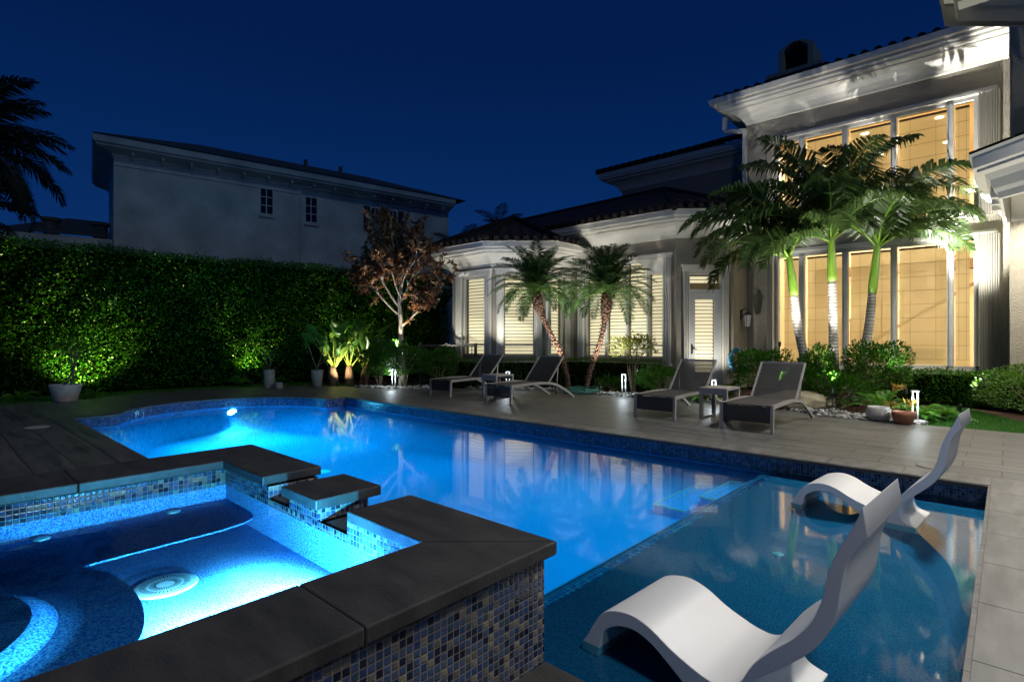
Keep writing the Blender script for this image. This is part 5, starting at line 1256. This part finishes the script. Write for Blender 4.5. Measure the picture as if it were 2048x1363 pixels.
# ------------------------------------------------------------------ LIGHTS
def light(kind, loc, energy, col=(1, 1, 1), size=.05, target=None, angle=60, blend=.6, name='lamp'):
    l = bpy.data.lights.new(name, kind); l.energy = energy; l.color = col
    if kind == 'AREA': l.size = size
    elif kind != 'SUN': l.shadow_soft_size = size
    if kind == 'SPOT': l.spot_size = R(angle); l.spot_blend = blend
    o = bpy.data.objects.new(name, l); C.objects.link(o); o.location = loc
    if target is not None: o.rotation_euler = (Vector(target) - Vector(loc)).to_track_quat('-Z', 'Y').to_euler()
    return o
WHITE = (1.0, .96, .86); COOL = (.80, .92, 1.0); WARM = (1, .82, .55); AQUA = (.01, .66, 1.0)
def uplight(loc, tgt, e, label, ang=70, col=WHITE, fixture=True):
    d = (Vector(tgt) - Vector(loc)).normalized(); l = light('SPOT', Vector(loc) + d * .06, e * 1.6, col, .03, tgt, ang, .8, 'spot_beam')
    if fixture:
        o = thing('garden_spotlight', label, 'spotlight', loc); t = MB(); t.bar((0, 0, -loc[2]), (0, 0, 0), .015); part(t, 'stake', 'black', o)
        t = MB(); t.tube([tuple(-d * .07), tuple(d * .03)], [.026, .032], 12); part(t, 'lamp_head', 'black', o)
uplight((-2.15, 10.20, .35), (-2.40, 11.40, 3.0), 150, 'black uplight hidden in the shrub below the middle slender palm', 66)
uplight((-3.05, 10.35, .35), (-3.05, 11.2, 3.0), 100, 'black uplight below the left slender palm', 60)
light('SPOT', (-2.40, 11.08, .45), 20, WHITE, .03, (-2.39, 11.36, 2.0), 60, .8, 'spot_beam')
uplight((-1.25, 11.0, .35), (-1.80, 12.2, 3.4), 26, 'black uplight below the right slender palm', 60)
uplight((-7.2, 9.25, .2), (-7.85, 9.7, 2.8), 95, 'black uplight at foot of the leaning date palm', 80)
uplight((-6.3, 9.6, .2), (-6.55, 10.4, 2.8), 95, 'black uplight at foot of the curved date palm', 80)
uplight((-9.05, 9.55, .70), (-9.35, 10.4, 2.4), 26, 'uplight in the boxwood hedge aimed at the front of the bay', 95)
uplight((-10.8, 9.1, .70), (-10.7, 10.1, 2.8), 17, 'uplight in the boxwood hedge aimed at the left of the bay', 110)
uplight((-7.4, 11.05, .70), (-7.3, 12.2, 2.9), 26, 'uplight in the boxwood hedge aimed at the broad arched window', 130)
uplight((-5.0, 12.1, .15), (-5.2, 13.2, 3.0), 18, 'uplight in the bed beside the door step', 110)
uplight((-10.85, 7.72, .95), (-11.12, 8.15, 3.2), 85, 'small uplight at the base of the copper-leaved tree', 85, (1, .86, .66))
uplight((-12.35, 7.02, .10), (-12.85, 7.6, .9), 42, 'small uplight in front of the bird of paradise stumps', 95, (1, .93, .62))
uplight((-14.42, 2.25, .12), (-14.80, 2.35, 1.0), 85, 'uplight hidden behind the large tapered planter', 130, (1, .93, .42))
uplight((-14.08, 5.62, .12), (-14.45, 5.75, 1.2), 42, 'uplight glowing at the hedge foot left of the cylinder pots', 90, (1, .94, .45))
uplight((-13.4, 7.9, .3), (-13.9, 8.5, 2.4), 38, 'uplight behind the bird of paradise aimed at the hedge end', 95, (1, .96, .7))
uplight((-.42, 13.2, .66), (-.45, 13.7, 6.8), 1100, 'uplight on the lawn edge aimed at the tall block cornice', 50, (1, .95, .85))
uplight((-3.6, 12.4, 1.1), (-3.9, 13.8, 7.0), 110, 'uplight behind the palms aimed at the left cornice', 60, (1, .96, .88))
uplight((-.58, 11.45, .10), (-.08, 11.25, 3.7), 115, 'uplight in front of the side wall below the porch beam', 62, (1, .94, .8))
light('POINT', (.55, 11.5, 3.3), 60, (1, .92, .78), .12, name='porch_light')
light('SPOT', (.75, 12.0, 3.4), 110, (1, .92, .76), .1, (.35, 13.1, 1.5), 110, .7, 'porch_wall_light')
# eave flood above the sun ledge
light('AREA', (.5, 8.2, 5.6), 130, (1, .96, .90), .5, (-1.2, 4.4, 0), name='eave_flood')
light('AREA', (1.6, 1.0, 4.5), 24, (1, .97, .92), .6, (-.8, 3.0, 0), name='near_eave_flood')
# underwater lamps and added fill lights
def water_glow(x, y, sx, sy, e):  # unseen panels added below the surface to imitate light scattered in water
    o = light('AREA', (x, y, -.165), e, AQUA, 1, name='pool_lamp_and_fill'); o.data.shape = 'RECTANGLE'; o.data.size = sx; o.data.size_y = sy
water_glow(-9.9, 3.75, 1.2, 1.9, 30); water_glow(-8.7, 3.7, 2.0, 3.6, 34); water_glow(-6.4, 3.7, 2.4, 3.6, 19); water_glow(-4.1, 3.7, 2.2, 3.6, 12); water_glow(-2.42, 3.7, 1.16, 3.6, 5.5)
light('SPOT', (-11.45, 4.2, -.33), 130, (.25, .8, 1), .06, (-8.5, 4.0, -1.0), 125, .9, 'pool_lamp_and_fill')
light('SPOT', (-5.2, 2.0, -.25), 330, AQUA, .05, (-11.5, 3.9, -.30), 46, .6, 'pool_lamp_and_fill')  # added spot, no fixture, brightens the tile band of the curved end
light('SPOT', (-1.63, .82, .196), 150, (.14, .64, 1.0), .02, (-2.6, .84, -.02), 150, .5, 'spa_lamp_beam')
light('SPOT', (-1.66, .72, .28), 4200, (.34, .74, 1.0), .02, (-2.0, .70, -.02), 70, .8, 'spa_floor_fill'); light('SPOT', (-1.66, 1.0, .28), 4600, (.34, .74, 1.0), .02, (-2.0, 1.0, -.02), 70, .8, 'spa_floor_fill')  # extra spots added above the spa lamp to brighten the floor
for sx_, sy_ in ((-2.15, .80), (-2.45, .95)): light('SPOT', (sx_, sy_, .315), 15, (.16, .66, 1.0), .06, (sx_, sy_, 0), 138, 1, 'spa_floor_fill')  # unseen downward spots added in mid-water to fill the spa floor
# rooms
light('AREA', (-2.4, 16.8, 6.1), 250, (1, .86, .62), 1.8, (-2.4, 16.8, 0), name='room_light')
light('AREA', (-2.4, 16.8, 3.0), 80, (1, .86, .62), 1.6, (-2.4, 19, 1.5), name='room_light')

# path lights
def make_path():
    o = thing('path_light', '', 'path light', (0, 0, 0), 0, 'twin-tube path lights along the deck edge')
    for s_ in (-1, 1): t = MB(); t.tube([(s_ * .036, 0, 0), (s_ * .036, 0, .24)], .011, 10); part(t, 'post', 'metal_white', o, smooth=True)
    for s_ in (-1, 1): t = MB(); t.tube([(s_ * .036, 0, .241), (s_ * .036, 0, .44)], .010, 10); part(t, 'lamp_tube', 'tube', o, smooth=True)
    t = MB(); t.lathe([(.055, .441), (.056, .452), (.05, .462), (.005, .464)], (0, 0, 0), 18); part(t, 'cap', 'metal_white', o)
    t = MB(); t.lathe([(.04, 0), (.04, .012)], (0, 0, 0), 18); part(t, 'base', 'metal_white', o); return o
pth = make_path()
for i, (x, y, lab, e) in enumerate([(-.98, 9.60, 'path light behind the terracotta pot', 9), (-5.98, 10.02, 'path light before the yellow-green croton', 7), (-3.95, 9.75, 'path light seen past the right side table', 7),
                                    (-8.42, 9.05, 'path light seen past the left side table', 7), (-10.98, 7.74, 'path light beside the copper-leaved tree', 10)]):
    o = pth if i == 0 else copy_tree(pth); o.location = (x, y, .0); o.rotation_euler = (0, 0, R(42)); o['label'] = 'silver twin-tube ' + lab
    light('POINT', (x + .03, y - .09, .36), e * .4, COOL, .03, name='path_glow')

# moonlit night sky -----------------------------------------------------------
sun = light('SUN', (0, 0, 20), .055, (.66, .93, 1.0), name='moon'); sun.data.angle = R(3)
el, azm = R(38), R(-25)      # direction towards the moon
sv = Vector((math.cos(el) * math.cos(azm), math.cos(el) * math.sin(azm), math.sin(el)))
sun.rotation_euler = (-sv).to_track_quat('-Z', 'Y').to_euler()
Wd = bpy.data.worlds.new('World'); S.world = Wd; Wd.use_nodes = True; nt = Wd.node_tree; bg = nt.nodes['Background']
sky = nt.nodes.new('ShaderNodeTexSky'); sky.sky_type = 'NISHITA'; sky.sun_disc = False; sky.sun_elevation = R(-3); sky.sun_rotation = R(300)
tcw = nt.nodes.new('ShaderNodeTexCoord'); sw = nt.nodes.new('ShaderNodeSeparateXYZ'); nt.links.new(tcw.outputs['Generated'], sw.inputs[0])
rw = ramp(nt, [(0, (0, .0125, .058)), (.2, (0, .0082, .044)), (.45, (0, .0042, .0260)), (1, (0, .0028, .019))]); nt.links.new(sw.outputs[2], rw.inputs[0])
mx = nt.nodes.new('ShaderNodeMix'); mx.data_type = 'RGBA'; mx.blend_type = 'ADD'; mx.inputs[0].default_value = .004
nt.links.new(rw.outputs[0], mx.inputs[6]); nt.links.new(sky.outputs[0], mx.inputs[7]); nt.links.new(mx.outputs[2], bg.inputs[0]); bg.inputs[1].default_value = 1

# ------------------------------------------------------------------ CAMERA
cd = bpy.data.cameras.new('camera'); cam = bpy.data.objects.new('camera', cd); C.objects.link(cam); S.camera = cam
cam.location = (0, 0, 1.2); cam.rotation_euler = (R(90), 0, R(42.5)); cd.sensor_width = 36; cd.lens = 36 * 1083 / 2048; cd.shift_y = -4.5 / 2048
cd.clip_end = 400; cd.clip_start = .05
S.view_settings.view_transform = 'Standard'; S.view_settings.look = 'None'; S.view_settings.exposure = 1.4; S.view_settings.gamma = 1
S.cycles.use_denoising = True; S.cycles.max_bounces = 7; S.cycles.transparent_max_bounces = 12; S.cycles.diffuse_bounces = 3; S.cycles.glossy_bounces = 3
S.cycles.sample_clamp_indirect = 3; S.cycles.caustics_reflective = False; S.cycles.caustics_refractive = False
